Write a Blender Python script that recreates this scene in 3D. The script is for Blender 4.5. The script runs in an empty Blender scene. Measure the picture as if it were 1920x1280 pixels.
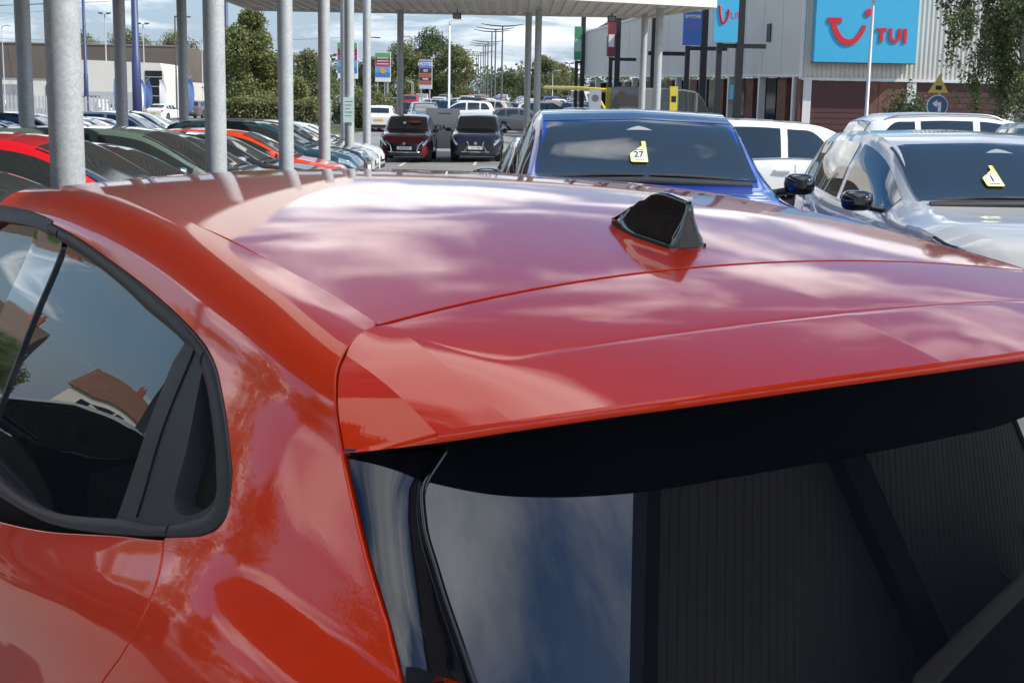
import bpy, bmesh, math, random
import numpy as np
from mathutils import Vector, Matrix
from mathutils.geometry import delaunay_2d_cdt
random.seed(7)
R = math.radians
scene = bpy.context.scene
COL = scene.collection

# ------------------------------------------------------------------ camera
cam_data = bpy.data.cameras.new('camera')
cam_data.sensor_width = 36.0
cam_data.lens = 47.66
cam_data.clip_start = 0.05
cam_data.clip_end = 6000
camera = bpy.data.objects.new('camera', cam_data)
COL.objects.link(camera)
camera.matrix_world = Matrix.Translation((0, 0, 1.72)) @ Matrix.Rotation(R(90 - 10.039), 4, 'X') @ Matrix.Rotation(R(1.08), 4, 'Z')
scene.camera = camera

# ------------------------------------------------------------------ sky, sun, exposure
SUN_AZ, SUN_EL = 112.0, 44.0          # azimuth from +Y towards +X, elevation
world = bpy.data.worlds.new('World')
scene.world = world
world.use_nodes = True
wt = world.node_tree
for n in list(wt.nodes):
    wt.nodes.remove(n)
def wn(t, **kw):
    n = wt.nodes.new(t)
    for k, v in kw.items():
        setattr(n, k, v)
    return n
def wmath(op, a, b=None, clamp=False):
    n = wn('ShaderNodeMath', operation=op, use_clamp=clamp)
    for i, v in enumerate((a, b)):
        if v is None:
            continue
        if isinstance(v, (int, float)):
            n.inputs[i].default_value = v
        else:
            wt.links.new(v, n.inputs[i])
    return n.outputs[0]
sky = wn('ShaderNodeTexSky', sky_type='NISHITA', sun_disc=False, sun_elevation=R(SUN_EL), sun_rotation=R(SUN_AZ),
         altitude=50, air_density=1.0, dust_density=0.3, ozone_density=3.0)
tc = wn('ShaderNodeTexCoord')
sep = wn('ShaderNodeSeparateXYZ')
wt.links.new(tc.outputs['Generated'], sep.inputs[0])
up = wmath('ADD', wmath('MAXIMUM', sep.outputs[2], 0.0), 0.16)
px = wmath('DIVIDE', sep.outputs[0], up)
py = wmath('DIVIDE', sep.outputs[1], up)
cmb = wn('ShaderNodeCombineXYZ')
wt.links.new(px, cmb.inputs[0]); wt.links.new(py, cmb.inputs[1]); cmb.inputs[2].default_value = 3.7
def noise(scale, detail, rough, dist=0.0, off=(0, 0, 0)):
    m = wn('ShaderNodeMapping'); m.inputs['Location'].default_value = off
    wt.links.new(cmb.outputs[0], m.inputs[0])
    n = wn('ShaderNodeTexNoise'); n.inputs['Scale'].default_value = scale; n.inputs['Detail'].default_value = detail
    n.inputs['Roughness'].default_value = rough; n.inputs['Distortion'].default_value = dist
    wt.links.new(m.outputs[0], n.inputs['Vector'])
    return n.outputs[0]
CLOUD_OFF = (50.4, 9.5, 0)
big = noise(0.75, 2, 0.5, 0.3, CLOUD_OFF)
mid = noise(2.1, 10, 0.56, 0.35, (CLOUD_OFF[0] * 1.7, CLOUD_OFF[1] * 1.3, 1))
cover = wmath('ADD', wmath('MULTIPLY', big, 0.66), wmath('MULTIPLY', mid, 0.60))
def ramp(src, pts):
    r = wn('ShaderNodeValToRGB'); wt.links.new(src, r.inputs[0])
    el = r.color_ramp.elements
    el[0].position, el[0].color = pts[0][0], pts[0][1]
    el[1].position, el[1].color = pts[-1][0], pts[-1][1]
    for p, c in pts[1:-1]:
        e = el.new(p); e.color = c
    return r.outputs[0]
W1, K0 = (1, 1, 1, 1), (0, 0, 0, 1)
mask = ramp(cover, [(0.625, K0), (0.655, (0.30, 0.30, 0.30, 1)), (0.71, (0.88, 0.88, 0.88, 1)), (0.75, W1)])
# lit edges, greyer thick middles
tone = ramp(noise(1.9, 7, 0.58, 0.2, (7, 1, 2)), [(0.28, (4.6, 4.9, 5.4, 1)), (0.48, (8.0, 8.2, 8.4, 1)), (0.68, (14.0, 14.0, 13.8, 1))])
# pale blue air towards the horizon
veil = ramp(sep.outputs[2], [(0.0, (0.95, 0.95, 0.95, 1)), (0.06, (0.75, 0.75, 0.75, 1)), (0.16, (0.25, 0.25, 0.25, 1)), (0.3, K0)])
mixv = wn('ShaderNodeMixRGB'); mixv.inputs[2].default_value = (1.75, 2.22, 3.0, 1)
hsv = wn('ShaderNodeHueSaturation'); hsv.inputs['Saturation'].default_value = 1.28; hsv.inputs['Value'].default_value = 0.72
wt.links.new(sky.outputs[0], hsv.inputs['Color'])
wt.links.new(veil, mixv.inputs[0]); wt.links.new(hsv.outputs[0], mixv.inputs[1])
# clouds lose contrast with distance
dist = ramp(sep.outputs[2], [(0.0, (0.7, 0.7, 0.7, 1)), (0.16, W1)])
mk = wn('ShaderNodeMixRGB'); mk.blend_type = 'MULTIPLY'; mk.inputs[0].default_value = 1.0
wt.links.new(mask, mk.inputs[1]); wt.links.new(dist, mk.inputs[2])
fart = wn('ShaderNodeMixRGB'); fart.inputs[1].default_value = (4.9, 5.2, 5.6, 1)
wt.links.new(ramp(sep.outputs[2], [(0.03, K0), (0.12, W1)]), fart.inputs[0]); wt.links.new(tone, fart.inputs[2])
mixc = wn('ShaderNodeMixRGB')
wt.links.new(mk.outputs[0], mixc.inputs[0]); wt.links.new(mixv.outputs[0], mixc.inputs[1]); wt.links.new(fart.outputs[0], mixc.inputs[2])
bg = wn('ShaderNodeBackground'); bg.inputs['Strength'].default_value = 0.11
wo = wn('ShaderNodeOutputWorld')
wt.links.new(mixc.outputs[0], bg.inputs[0]); wt.links.new(bg.outputs[0], wo.inputs[0])

sun_data = bpy.data.lights.new('sun', 'SUN')
sun_data.energy = 2.7
sun_data.angle = R(0.55)
sun_data.color = (1.0, 0.955, 0.88)
sun = bpy.data.objects.new('sun', sun_data)
COL.objects.link(sun)
sd = Vector((math.sin(R(SUN_AZ)) * math.cos(R(SUN_EL)), math.cos(R(SUN_AZ)) * math.cos(R(SUN_EL)), math.sin(R(SUN_EL))))
sun.rotation_euler = sd.to_track_quat('Z', 'Y').to_euler()
sun.location = sd * 60

scene.view_settings.view_transform = 'Standard'
scene.view_settings.look = 'None'
scene.view_settings.exposure = 1.02
scene.view_settings.gamma = 1.0
scene.view_settings.use_curve_mapping = False
scene.render.engine = 'CYCLES'
scene.cycles.max_bounces = 8
scene.cycles.glossy_bounces = 5
scene.cycles.caustics_reflective = False
scene.cycles.caustics_refractive = False
scene.cycles.sample_clamp_indirect = 6.0

# ------------------------------------------------------------------ materials
MATS = {}
def new_mat(name):
    m = bpy.data.materials.new(name); m.use_nodes = True
    return m, m.node_tree, m.node_tree.nodes['Principled BSDF']
def pm(name, col, rough=0.5, metal=0.0, coat=0.0, ior=1.5, noise_amt=0.0, noise_scale=20.0, bump=0.0, bump_scale=60.0,
       emit=None, coat_rough=0.03, alpha=None, spec=0.5, stretch=(1, 1, 1)):
    """plain procedural material with optional colour mottling and fine relief"""
    if name in MATS:
        return MATS[name]
    m, nt, b = new_mat(name)
    b.inputs['Base Color'].default_value = (*col, 1)
    b.inputs['Roughness'].default_value = rough
    b.inputs['Metallic'].default_value = metal
    b.inputs['Coat Weight'].default_value = coat
    b.inputs['Coat Roughness'].default_value = coat_rough
    b.inputs['IOR'].default_value = ior
    b.inputs['Specular IOR Level'].default_value = spec
    if emit:
        b.inputs['Emission Color'].default_value = (*emit[:3], 1); b.inputs['Emission Strength'].default_value = emit[3]
    if noise_amt or bump:
        t = nt.nodes.new('ShaderNodeTexCoord')
        mp = nt.nodes.new('ShaderNodeMapping'); mp.inputs['Scale'].default_value = stretch
        nt.links.new(t.outputs['Object'], mp.inputs[0])
    if noise_amt:
        n = nt.nodes.new('ShaderNodeTexNoise'); n.inputs['Scale'].default_value = noise_scale
        n.inputs['Detail'].default_value = 6; n.inputs['Roughness'].default_value = 0.62
        nt.links.new(mp.outputs[0], n.inputs['Vector'])
        mr = nt.nodes.new('ShaderNodeMapRange'); mr.inputs['From Min'].default_value = 0.28; mr.inputs['From Max'].default_value = 0.72
        mr.inputs['To Min'].default_value = 1 - noise_amt; mr.inputs['To Max'].default_value = 1 + noise_amt
        nt.links.new(n.outputs[0], mr.inputs[0])
        mx = nt.nodes.new('ShaderNodeVectorMath'); mx.operation = 'SCALE'; mx.inputs[0].default_value = col
        nt.links.new(mr.outputs[0], mx.inputs['Scale'])
        nt.links.new(mx.outputs[0], b.inputs['Base Color'])
    if bump:
        n2 = nt.nodes.new('ShaderNodeTexNoise'); n2.inputs['Scale'].default_value = bump_scale; n2.inputs['Detail'].default_value = 5
        nt.links.new(mp.outputs[0], n2.inputs['Vector'])
        bp = nt.nodes.new('ShaderNodeBump'); bp.inputs['Strength'].default_value = bump; bp.inputs['Distance'].default_value = 0.02
        nt.links.new(n2.outputs[0], bp.inputs['Height']); nt.links.new(bp.outputs[0], b.inputs['Normal'])
    MATS[name] = m
    return m
def paint(name, col, flake=0.0, dark=False):
    """car paint: coloured base under a clear coat, a trace of orange peel"""
    if name in MATS:
        return MATS[name]
    m, nt, b = new_mat(name)
    b.inputs['Base Color'].default_value = (*col, 1)
    b.inputs['Roughness'].default_value = 0.36
    b.inputs['Metallic'].default_value = flake
    b.inputs['Coat Weight'].default_value = 1.0
    b.inputs['Coat Roughness'].default_value = 0.012
    b.inputs['Coat IOR'].default_value = 1.5
    b.inputs['Specular Tint'].default_value = (*[min(1, c * 1.2) for c in col], 1)
    b.inputs['Specular IOR Level'].default_value = 0.3
    MATS[name] = m
    return m
GLASS = pm('tinted_glass', (0.026, 0.033, 0.034), 0.01, ior=2.0)
TYRE = pm('tyre_rubber', (0.018, 0.018, 0.019), 0.8, noise_amt=0.2)
ALLOY = pm('alloy_wheel', (0.45, 0.46, 0.48), 0.28, metal=0.9)
BLACKP = pm('black_plastic', (0.018, 0.019, 0.021), 0.5, bump=0.05, bump_scale=400)
GLOSSBLACK = pm('gloss_black', (0.006, 0.006, 0.008), 0.04, coat=1.0, ior=1.5)
CHROME = pm('chrome', (0.75, 0.76, 0.78), 0.12, metal=1.0)
LAMPGLASS = pm('headlamp_glass', (0.36, 0.40, 0.45), 0.06, metal=0.55, coat=1.0, noise_amt=0.55, noise_scale=34)
TAILRED = pm('tail_lamp_red', (0.35, 0.008, 0.012), 0.08, coat=1.0)
WHITEPLATE = pm('number_plate_white', (0.78, 0.78, 0.76), 0.4)
YELLOWPLATE = pm('number_plate_yellow', (0.80, 0.55, 0.04), 0.4)
INK = pm('print_black', (0.02, 0.02, 0.025), 0.5)

# ------------------------------------------------------------------ mesh helpers
def tag(o, label=None, cat=None, group=None, kind=None):
    if label: o['label'] = label
    if cat: o['category'] = cat
    if group: o['group'] = group
    if kind: o['kind'] = kind
    return o
def link(o, parent=None):
    COL.objects.link(o)
    if parent is not None:
        o.parent = parent
    return o
def empty(name, loc=(0, 0, 0), rz=0.0, label=None, cat=None, group=None):
    o = bpy.data.objects.new(name, None)
    o.empty_display_size = 0.2
    o.location = loc; o.rotation_euler = (0, 0, rz)
    COL.objects.link(o)
    return tag(o, label, cat, group)
def mobj(name, verts, faces, mat, parent=None, smooth=True, angle=None, normals=None, loc=None):
    me = bpy.data.meshes.new(name)
    me.from_pydata([tuple(map(float, v)) for v in verts], [], [tuple(map(int, f)) for f in faces])
    me.polygons.foreach_set('use_smooth', [smooth] * len(me.polygons))
    if angle is not None and smooth:
        me.set_sharp_from_angle(angle=R(angle))
    if normals is not None:
        me.normals_split_custom_set_from_vertices([tuple(map(float, n)) for n in normals])
    me.materials.append(mat)
    me.update()
    o = bpy.data.objects.new(name, me)
    if loc is not None:
        o.location = loc
    return link(o, parent)
class MB:
    """collects simple solids into one mesh"""
    def __init__(s):
        s.v = []; s.f = []
    def add(s, verts, faces):
        k = len(s.v); s.v += [tuple(p) for p in verts]; s.f += [tuple(i + k for i in f) for f in faces]
        return s
    def box(s, x0, x1, y0, y1, z0, z1):
        return s.add([(x0, y0, z0), (x1, y0, z0), (x1, y1, z0), (x0, y1, z0), (x0, y0, z1), (x1, y0, z1), (x1, y1, z1), (x0, y1, z1)],
                     [(0, 3, 2, 1), (4, 5, 6, 7), (0, 1, 5, 4), (1, 2, 6, 5), (2, 3, 7, 6), (3, 0, 4, 7)])
    def rbox(s, x0, x1, y0, y1, z0, z1, b=0.02):
        """box with chamfered vertical and top edges"""
        def ring(d, z):
            return [(x0 + d, y0 + b if d < b else y0 + d, z)] 
        pts = []
        for (d, z) in ((0, z0), (0, z1 - b), (b, z1)):
            xa, xb, ya, yb = x0 + d, x1 - d, y0 + d, y1 - d
            c = b
            pts.append([(xa + c, ya, z), (xb - c, ya, z), (xb, ya + c, z), (xb, yb - c, z), (xb - c, yb, z), (xa + c, yb, z), (xa, yb - c, z), (xa, ya + c, z)])
        vs = [p for r in pts for p in r]; fs = []
        for k in range(2):
            for i in range(8):
                j = (i + 1) % 8
                fs.append((k * 8 + i, k * 8 + j, (k + 1) * 8 + j, (k + 1) * 8 + i))
        fs.append(tuple(range(16, 24))); fs.append(tuple(reversed(range(8))))
        return s.add(vs, fs)
    def tube(s, pts, r, n=10, caps=True):
        """swept tube; r a number or a list"""
        pts = [Vector(p) for p in pts]; rr = r if isinstance(r, (list, tuple)) else [r] * len(pts)
        k = len(s.v); prev = None
        for i, p in enumerate(pts):
            t = (pts[min(i + 1, len(pts) - 1)] - pts[max(i - 1, 0)]).normalized()
            if prev is None:
                a = t.orthogonal().normalized()
                if abs(t.z) > 0.99: a = Vector((1, 0, 0))
            else:
                a = (prev - t * prev.dot(t)).normalized()
            prev = a; b = t.cross(a)
            for j in range(n):
                an = 2 * math.pi * j / n
                q = p + (a * math.cos(an) + b * math.sin(an)) * rr[i]
                s.v.append((q.x, q.y, q.z))
        for i in range(len(pts) - 1):
            for j in range(n):
                j2 = (j + 1) % n
                s.f.append((k + i * n + j, k + i * n + j2, k + (i + 1) * n + j2, k + (i + 1) * n + j))
        if caps:
            s.f.append(tuple(k + j for j in reversed(range(n))))
            s.f.append(tuple(k + (len(pts) - 1) * n + j for j in range(n)))
        return s
    def prism(s, poly, axis, a, b):
        """extrude a 2D polygon along axis ('x','y','z') from a to b"""
        n = len(poly)
        def P(p, h):
            return {'x': (h, p[0], p[1]), 'y': (p[0], h, p[1]), 'z': (p[0], p[1], h)}[axis]
        vs = [P(p, a) for p in poly] + [P(p, b) for p in poly]
        fs = [tuple(range(n)), tuple(reversed(range(n, 2 * n)))] + [(i, i + n, (i + 1) % n + n, (i + 1) % n) for i in range(n)]
        return s.add(vs, fs)
    def grid(s, P):
        """P: rows x cols x 3 array"""
        P = np.asarray(P); r, c = P.shape[:2]; k = len(s.v)
        s.v += [tuple(p) for p in P.reshape(-1, 3)]
        for i in range(r - 1):
            for j in range(c - 1):
                s.f.append((k + i * c + j, k + i * c + j + 1, k + (i + 1) * c + j + 1, k + (i + 1) * c + j))
        return s
    def build(s, name, mat, parent=None, smooth=False, angle=None, loc=None):
        if angle is not None: smooth = True
        return mobj(name, s.v, s.f, mat, parent, smooth, angle, loc=loc)
def recalc(o):
    bm = bmesh.new(); bm.from_mesh(o.data)
    bmesh.ops.recalc_face_normals(bm, faces=bm.faces); bm.to_mesh(o.data); bm.free()
    return o
def text_obj(name, body, size, mat, parent, loc, rot, extrude=0.004, align='CENTER', bold=0.0, sx=1.0):
    """lettering as a mesh"""
    cu = bpy.data.curves.new(name, 'FONT'); cu.body = body; cu.size = size; cu.align_x = align; cu.align_y = 'CENTER'
    cu.extrude = extrude; cu.offset = bold; cu.resolution_u = 4
    t = bpy.data.objects.new(name, cu); COL.objects.link(t)
    dg = bpy.context.evaluated_depsgraph_get(); dg.update()
    me = bpy.data.meshes.new_from_object(t.evaluated_get(dg))
    bpy.data.objects.remove(t)
    me.materials.clear(); me.materials.append(mat)
    o = bpy.data.objects.new(name, me); o.location = loc; o.rotation_euler = rot; o.scale = (sx, 1, 1)
    return link(o, parent)
def zg(y, x=0.0):
    """ground height: the yard dips towards the bays on the left, the far car park climbs"""
    b = float(np.interp(y, [-100, 12, 30, 46, 56, 90, 174, 400, 2000], [0, 0, -0.22, -0.42, -0.42, 0.0, 0.9, 2.0, 4.0]))
    l = 0.22 * min(1, max(0, (-1.0 - x) / 2.0)) * min(1, max(0, (y - 5.5) / 3.0)) * min(1, max(0, (60 - y) / 36.0))
    f = 1.0 * min(1, max(0, (-12 - x) / 22.0)) * min(1, max(0, (y - 45) / 60.0))
    return b - l - f

# ------------------------------------------------------------------ the red hatchback
RED = paint('flame_red_paint', (0.90, 0.041, 0.003), 0.0)
_nt = RED.node_tree; _b = _nt.nodes['Principled BSDF']
_b.inputs['Coat IOR'].default_value = 1.52
_n = _nt.nodes.new('ShaderNodeTexNoise'); _n.inputs['Scale'].default_value = 260; _n.inputs['Detail'].default_value = 1
_t = _nt.nodes.new('ShaderNodeTexCoord'); _nt.links.new(_t.outputs['Object'], _n.inputs['Vector'])
_bp = _nt.nodes.new('ShaderNodeBump'); _bp.inputs['Strength'].default_value = 0.004; _bp.inputs['Distance'].default_value = 0.01
_nt.links.new(_n.outputs[0], _bp.inputs['Height']); _nt.links.new(_bp.outputs[0], _b.inputs['Coat Normal'])
_n2 = _nt.nodes.new('ShaderNodeTexNoise'); _n2.inputs['Scale'].default_value = 7; _n2.inputs['Detail'].default_value = 6
_nt.links.new(_t.outputs['Object'], _n2.inputs['Vector'])
_mr = _nt.nodes.new('ShaderNodeMapRange'); _mr.inputs['From Min'].default_value = .35; _mr.inputs['From Max'].default_value = .75; _mr.inputs['To Min'].default_value = .008; _mr.inputs['To Max'].default_value = .05
_nt.links.new(_n2.outputs[0], _mr.inputs[0]); _nt.links.new(_mr.outputs[0], _b.inputs['Coat Roughness'])
PRIVACY = pm('privacy_glass', (0.006, 0.008, 0.011), 0.008, ior=1.95)
SIDEGLASS = pm('door_glass', (0.006, 0.008, 0.011), 0.008, ior=1.62)
SATIN = pm('satin_black_trim', (0.030, 0.032, 0.036), 0.46, bump=0.03, bump_scale=500)
SEALANT = pm('gap_black', (0.004, 0.004, 0.004), 0.9)
# ---- body surface of the red car: stations along the car (y), 14 section points (half, x outward)
YS=np.array([-.45,-.2,0.,.25,.6,1.1,1.6,2.4,3.1])
_yd=np.array([-.6,-.3,-.013,.114,.258,.424,.594,.8,.944,1.2,1.44,1.7,2.4,3.1])
_zd=np.array([1.33,1.405,1.461,1.479,1.497,1.516,1.528,1.538,1.5415,1.5415,1.533,1.508,1.47,1.4])
def cubic(xs,ys,x):
    """Catmull-Rom style (monotone-ish finite difference) interpolation, ys (n,...)"""
    xs=np.asarray(xs,float); ys=np.asarray(ys,float); x=np.asarray(x,float)
    n=len(xs); m=np.zeros_like(ys)
    d=np.diff(ys,axis=0)/np.diff(xs).reshape((-1,)+(1,)*(ys.ndim-1))
    h=np.diff(xs).reshape((-1,)+(1,)*(ys.ndim-1))
    m[1:-1]=(d[:-1]*h[1:]+d[1:]*h[:-1])/(h[:-1]+h[1:]); m[0]=d[0]; m[-1]=d[-1]
    i=np.clip(np.searchsorted(xs,x)-1,0,n-2)
    hh=(xs[i+1]-xs[i]); s=(x-xs[i])/hh
    sh=s.shape+(1,)*(ys.ndim-1); s=s.reshape(sh); hh=hh.reshape(sh)
    s2=s*s;s3=s2*s
    return (2*s3-3*s2+1)*ys[i]+(s3-2*s2+s)*hh*m[i]+(-2*s3+3*s2)*ys[i+1]+(s3-s2)*hh*m[i+1]
def zd(y): return cubic(_yd,_zd,y)
def zb(y): return cubic([-.45,-.2,0,.1,.25,.6,1.1,1.6,2.4,3.1],[1.15,1.19,1.21,1.205,1.16,1.075,.985,.93,.93,.84],y)
CROWN=.027
def gside(z):
    u=1.45-np.asarray(z,float); v=.686+.47*u-.12*u*u
    return np.where(v<.85,v,.85+.055*(1-np.exp(-(v-.85)/.055)))
def _rows():
    OFF=[-.11,-.05,-.012,0,0,0,0,-.01,-.09]
    R=np.zeros((len(YS),14,2))
    for i,y in enumerate(YS):
        d=float(zd(y)); b=float(zb(y)); o=OFF[i]
        fl=.014 if y<1 else .008
        X6=gside(d-.1)+o
        zz=[d+CROWN,d+CROWN*(1-(.25/.6)**2),d+CROWN*(1-(.45/.6)**2),d,d-.0105,d-.037,d-.10,d-.2,b,b-.08,b-.2,min(.65,b-.3),.45,.22]
        xx=[0,.25,.45,.6,.6+.44*(X6-.6),.6+.76*(X6-.6),X6,gside(d-.2)+o,gside(b)+o,gside(b-.08)+o+fl,min(.9,gside(b-.2)+.008)+o,.9+o,.885+o,.84+o]
        R[i,:,0]=xx; R[i,:,1]=zz
    return R
ROWS=_rows()
KK=np.arange(14.)
def S(y,k):
    """left side: returns (n,3) in car frame, k 0..13"""
    y=np.atleast_1d(np.asarray(y,float)); k=np.atleast_1d(np.asarray(k,float))
    sec=cubic(YS,ROWS,y)              # n,14,2
    n=len(y); out=np.zeros((n,3))
    # cubic in k per row (uniform catmull-rom)
    m=np.zeros_like(sec); m[:,1:-1]=(sec[:,2:]-sec[:,:-2])/2; m[:,0]=sec[:,1]-sec[:,0]; m[:,-1]=sec[:,-1]-sec[:,-2]
    m[:,0,1]=0
    # chord-length aware tangents
    dl=np.linalg.norm(np.diff(sec,axis=1),axis=2)+1e-9
    dd=np.diff(sec,axis=1)/dl[...,None]
    h0=dl[:,:-1,None];h1=dl[:,1:,None]
    tan=np.zeros_like(sec); tan[:,1:-1]=(dd[:,:-1]*h1+dd[:,1:]*h0)/(h0+h1); tan[:,0]=[1,0]; tan[:,-1]=dd[:,-1]; tan[:,3]=[.992,-.125]
    i=np.clip(k.astype(int),0,12); s=(k-i)[:,None]; r=np.arange(n); L=dl[r,i][:,None]
    s2=s*s;s3=s2*s
    p=(2*s3-3*s2+1)*sec[r,i]+(s3-2*s2+s)*L*tan[r,i]+(-2*s3+3*s2)*sec[r,i+1]+(s3-s2)*L*tan[r,i+1]
    out[:,0]=-p[:,0]; out[:,1]=y; out[:,2]=p[:,1]
    return out
def roofz(x,y): return zd(y)+CROWN*(1-(np.asarray(x)/.6)**2)
def Rg(x,z):
    """rear glass surface: y as function of x,z"""
    yc=cubic([.6,.8,1.0,1.1,1.2,1.3,1.4,1.5],[-.80,-.735,-.60,-.50,-.395,-.29,-.195,-.105],np.asarray(z,float))
    t=np.asarray(z,float)-1.0; yc=np.where(t>0,-.60+1.05*t-.1*t*t,yc)
    return yc+.26*np.asarray(x)**2

GAP=[(-0.016,3.099),(-0.021,3.357),(-0.027,3.614),(-0.033,3.867),(-0.040,4.118),(-0.047,4.365),(-0.053,4.597),(-0.060,4.815),(-0.068,5.014),(-0.076,5.142),(-0.082,5.266),(-0.088,5.384),(-0.094,5.496),(-0.100,5.604),(-0.106,5.710),(-0.113,5.814),(-0.119,5.918),(-0.126,6.013),(-0.133,6.076),(-0.141,6.138),(-0.148,6.198),(-0.156,6.257),(-0.163,6.315),(-0.171,6.372),(-0.178,6.428),(-0.186,6.484),(-0.193,6.538),(-0.201,6.591),(-0.208,6.642),(-0.216,6.693),(-0.224,6.742),(-0.231,6.790),(-0.239,6.837),(-0.247,6.885),(-0.254,6.931),(-0.261,6.978),(-0.268,7.083),(-0.275,7.245),(-0.281,7.413),(-0.287,7.585),(-0.294,7.759),(-0.300,7.936),(-0.307,8.039),(-0.313,8.099)]
DLO_TOP=[(1.488,5.082),(1.241,5.210),(1.069,5.363),(0.912,5.483),(0.735,5.638),(0.575,5.728),(0.460,5.778),(0.363,5.826),(0.296,5.891),(0.244,5.992),(0.201,6.107),(0.161,6.280),(0.119,6.497),(0.084,6.721),(0.059,6.909),(0.048,7.120),(0.042,7.348),(0.045,7.575),(0.056,7.748),(0.076,7.860)]
DLO_BOT=[(0.167,7.943),(0.250,7.962),(0.342,7.970),(0.451,7.957),(0.578,7.935),(0.702,7.902),(0.842,7.866)]
IN_TOP=[(1.451,5.505),(1.203,5.557),(1.027,5.692),(0.878,5.837),(0.748,5.936),(0.614,6.031),(0.499,6.090),(0.412,6.091),(0.354,6.091)]
IN_BOT=[(0.345,7.849),(0.455,7.865),(0.592,7.867),(0.736,7.835),(0.872,7.788)]
REC=[(0.255,6.174),(0.206,6.416),(0.160,6.662),(0.121,6.912),(0.096,7.132),(0.089,7.340),(0.100,7.489),(0.163,7.677),(0.183,7.628),(0.211,7.018),(0.238,6.514)]
PANEL=[(0.338,6.106),(0.291,6.087),(0.247,6.205),(0.200,6.398),(0.146,6.681),(0.102,6.970),(0.083,7.198),(0.078,7.409),(0.089,7.568),(0.116,7.683),(0.345,7.849)]
SEAM1=[(0.297,6.070),(0.298,7.065),(0.281,7.806)]
DOOR=[(0.172,7.974),(0.156,8.157),(0.143,8.347),(0.126,8.684),(0.123,9.013),(0.144,9.377),(0.195,9.767)]
BLADE_IN=[(-0.593,1.346),(-0.611,1.332),(-0.624,1.322),(-0.634,1.313),(-0.640,1.304),(-0.646,1.288),(-0.651,1.272),(-0.654,1.246),(-0.657,1.220),(-0.659,1.186),(-0.661,1.153)]
DARKTOP=[(-0.595,1.326),(-0.576,1.306)]
LOWCUT=[(-0.721,1.182),(-0.697,1.168),(-0.669,1.154)]

_ref = S(np.full(14, .25), KK)
QL = np.concatenate([[0], np.cumsum(np.linalg.norm(np.diff(_ref, axis=0), axis=1))])
def k2q(k): return np.interp(k, KK, QL)
def fS(uv):
    return S(uv[:, 0], np.interp(uv[:, 1], QL, KK))
def fRoof(uv):
    return np.stack([uv[:, 0], uv[:, 1], roofz(uv[:, 0], uv[:, 1])], 1)
def fGlass(uv):
    return np.stack([uv[:, 0], Rg(uv[:, 0], uv[:, 1]), uv[:, 1]], 1)
def normals_of(fn, uv, want):
    e = 2e-3
    a = fn(uv + [e, 0]) - fn(uv - [e, 0]); b = fn(uv + [0, e]) - fn(uv - [0, e])
    n = np.cross(a, b); n /= np.linalg.norm(n, axis=1)[:, None] + 1e-12
    s = np.sign(n @ np.asarray(want, float)); s[s == 0] = 1
    return n * s[:, None]
def smooth_curve(pts, step=0.012):
    pts = np.asarray(pts, float)
    d = np.concatenate([[0], np.cumsum(np.linalg.norm(np.diff(pts, axis=0), axis=1))])
    n = max(3, int(d[-1] / step) + 1)
    return cubic(d, pts, np.linspace(0, d[-1], n))
def densify(poly, step):
    out = []
    n = len(poly)
    for i in range(n):
        a, b = poly[i], poly[(i + 1) % n]
        m = max(1, int(math.ceil(np.linalg.norm(b - a) / step)))
        for j in range(m):
            out.append(a + (b - a) * j / m)
    return np.array(out)
def area2(p):
    return 0.5 * np.sum(p[:, 0] * np.roll(p[:, 1], -1) - np.roll(p[:, 0], -1) * p[:, 1])
def offset_poly(p, d):
    """move a dense closed polygon inwards by d"""
    if area2(p) < 0: p = p[::-1]
    a = p - np.roll(p, 1, 0); b = np.roll(p, -1, 0) - p
    na = np.stack([-a[:, 1], a[:, 0]], 1); nb = np.stack([-b[:, 1], b[:, 0]], 1)
    na /= np.linalg.norm(na, axis=1)[:, None] + 1e-12; nb /= np.linalg.norm(nb, axis=1)[:, None] + 1e-12
    n = na + nb; l = np.linalg.norm(n, axis=1)[:, None]; n /= l + 1e-9
    c = np.clip(np.sum(n * na, 1), 0.4, 1)[:, None]
    return p + n * d / c
def inside(pts, poly):
    x, y = pts[:, 0], pts[:, 1]; r = np.zeros(len(pts), bool)
    n = len(poly); j = n - 1
    for i in range(n):
        xi, yi = poly[i]; xj, yj = poly[j]
        c = ((yi > y) != (yj > y)) & (x < (xj - xi) * (y - yi) / (yj - yi + 1e-15) + xi)
        r ^= c; j = i
    return r
def cdt(poly, step, extra=()):
    lo, hi = poly.min(0), poly.max(0)
    gx = np.arange(lo[0], hi[0], step); gy = np.arange(lo[1], hi[1], step)
    g = np.stack(np.meshgrid(gx, gy), -1).reshape(-1, 2)
    g = g[inside(g, poly)]
    allb = np.concatenate([poly] + [e for e in extra])
    keep = np.ones(len(g), bool)
    for c in range(0, len(allb), 200):
        d = np.linalg.norm(g[:, None] - allb[None, c:c + 200], axis=2).min(1)
        keep &= d > step * 0.45
    g = g[keep]
    vs = [Vector(p) for p in poly]; ed = []
    for e in extra:
        k = len(vs); vs += [Vector(p) for p in e]
        ed += [(k + i, k + (i + 1) % len(e)) for i in range(len(e))]
    vs += [Vector(p) for p in g]
    rv, _, rf, ov, _, _ = delaunay_2d_cdt(vs, ed, [tuple(range(len(poly)))], 1, 1e-7)
    P = np.array([(v.x, v.y) for v in rv])
    return P, [tuple(f) for f in rf]
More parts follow.
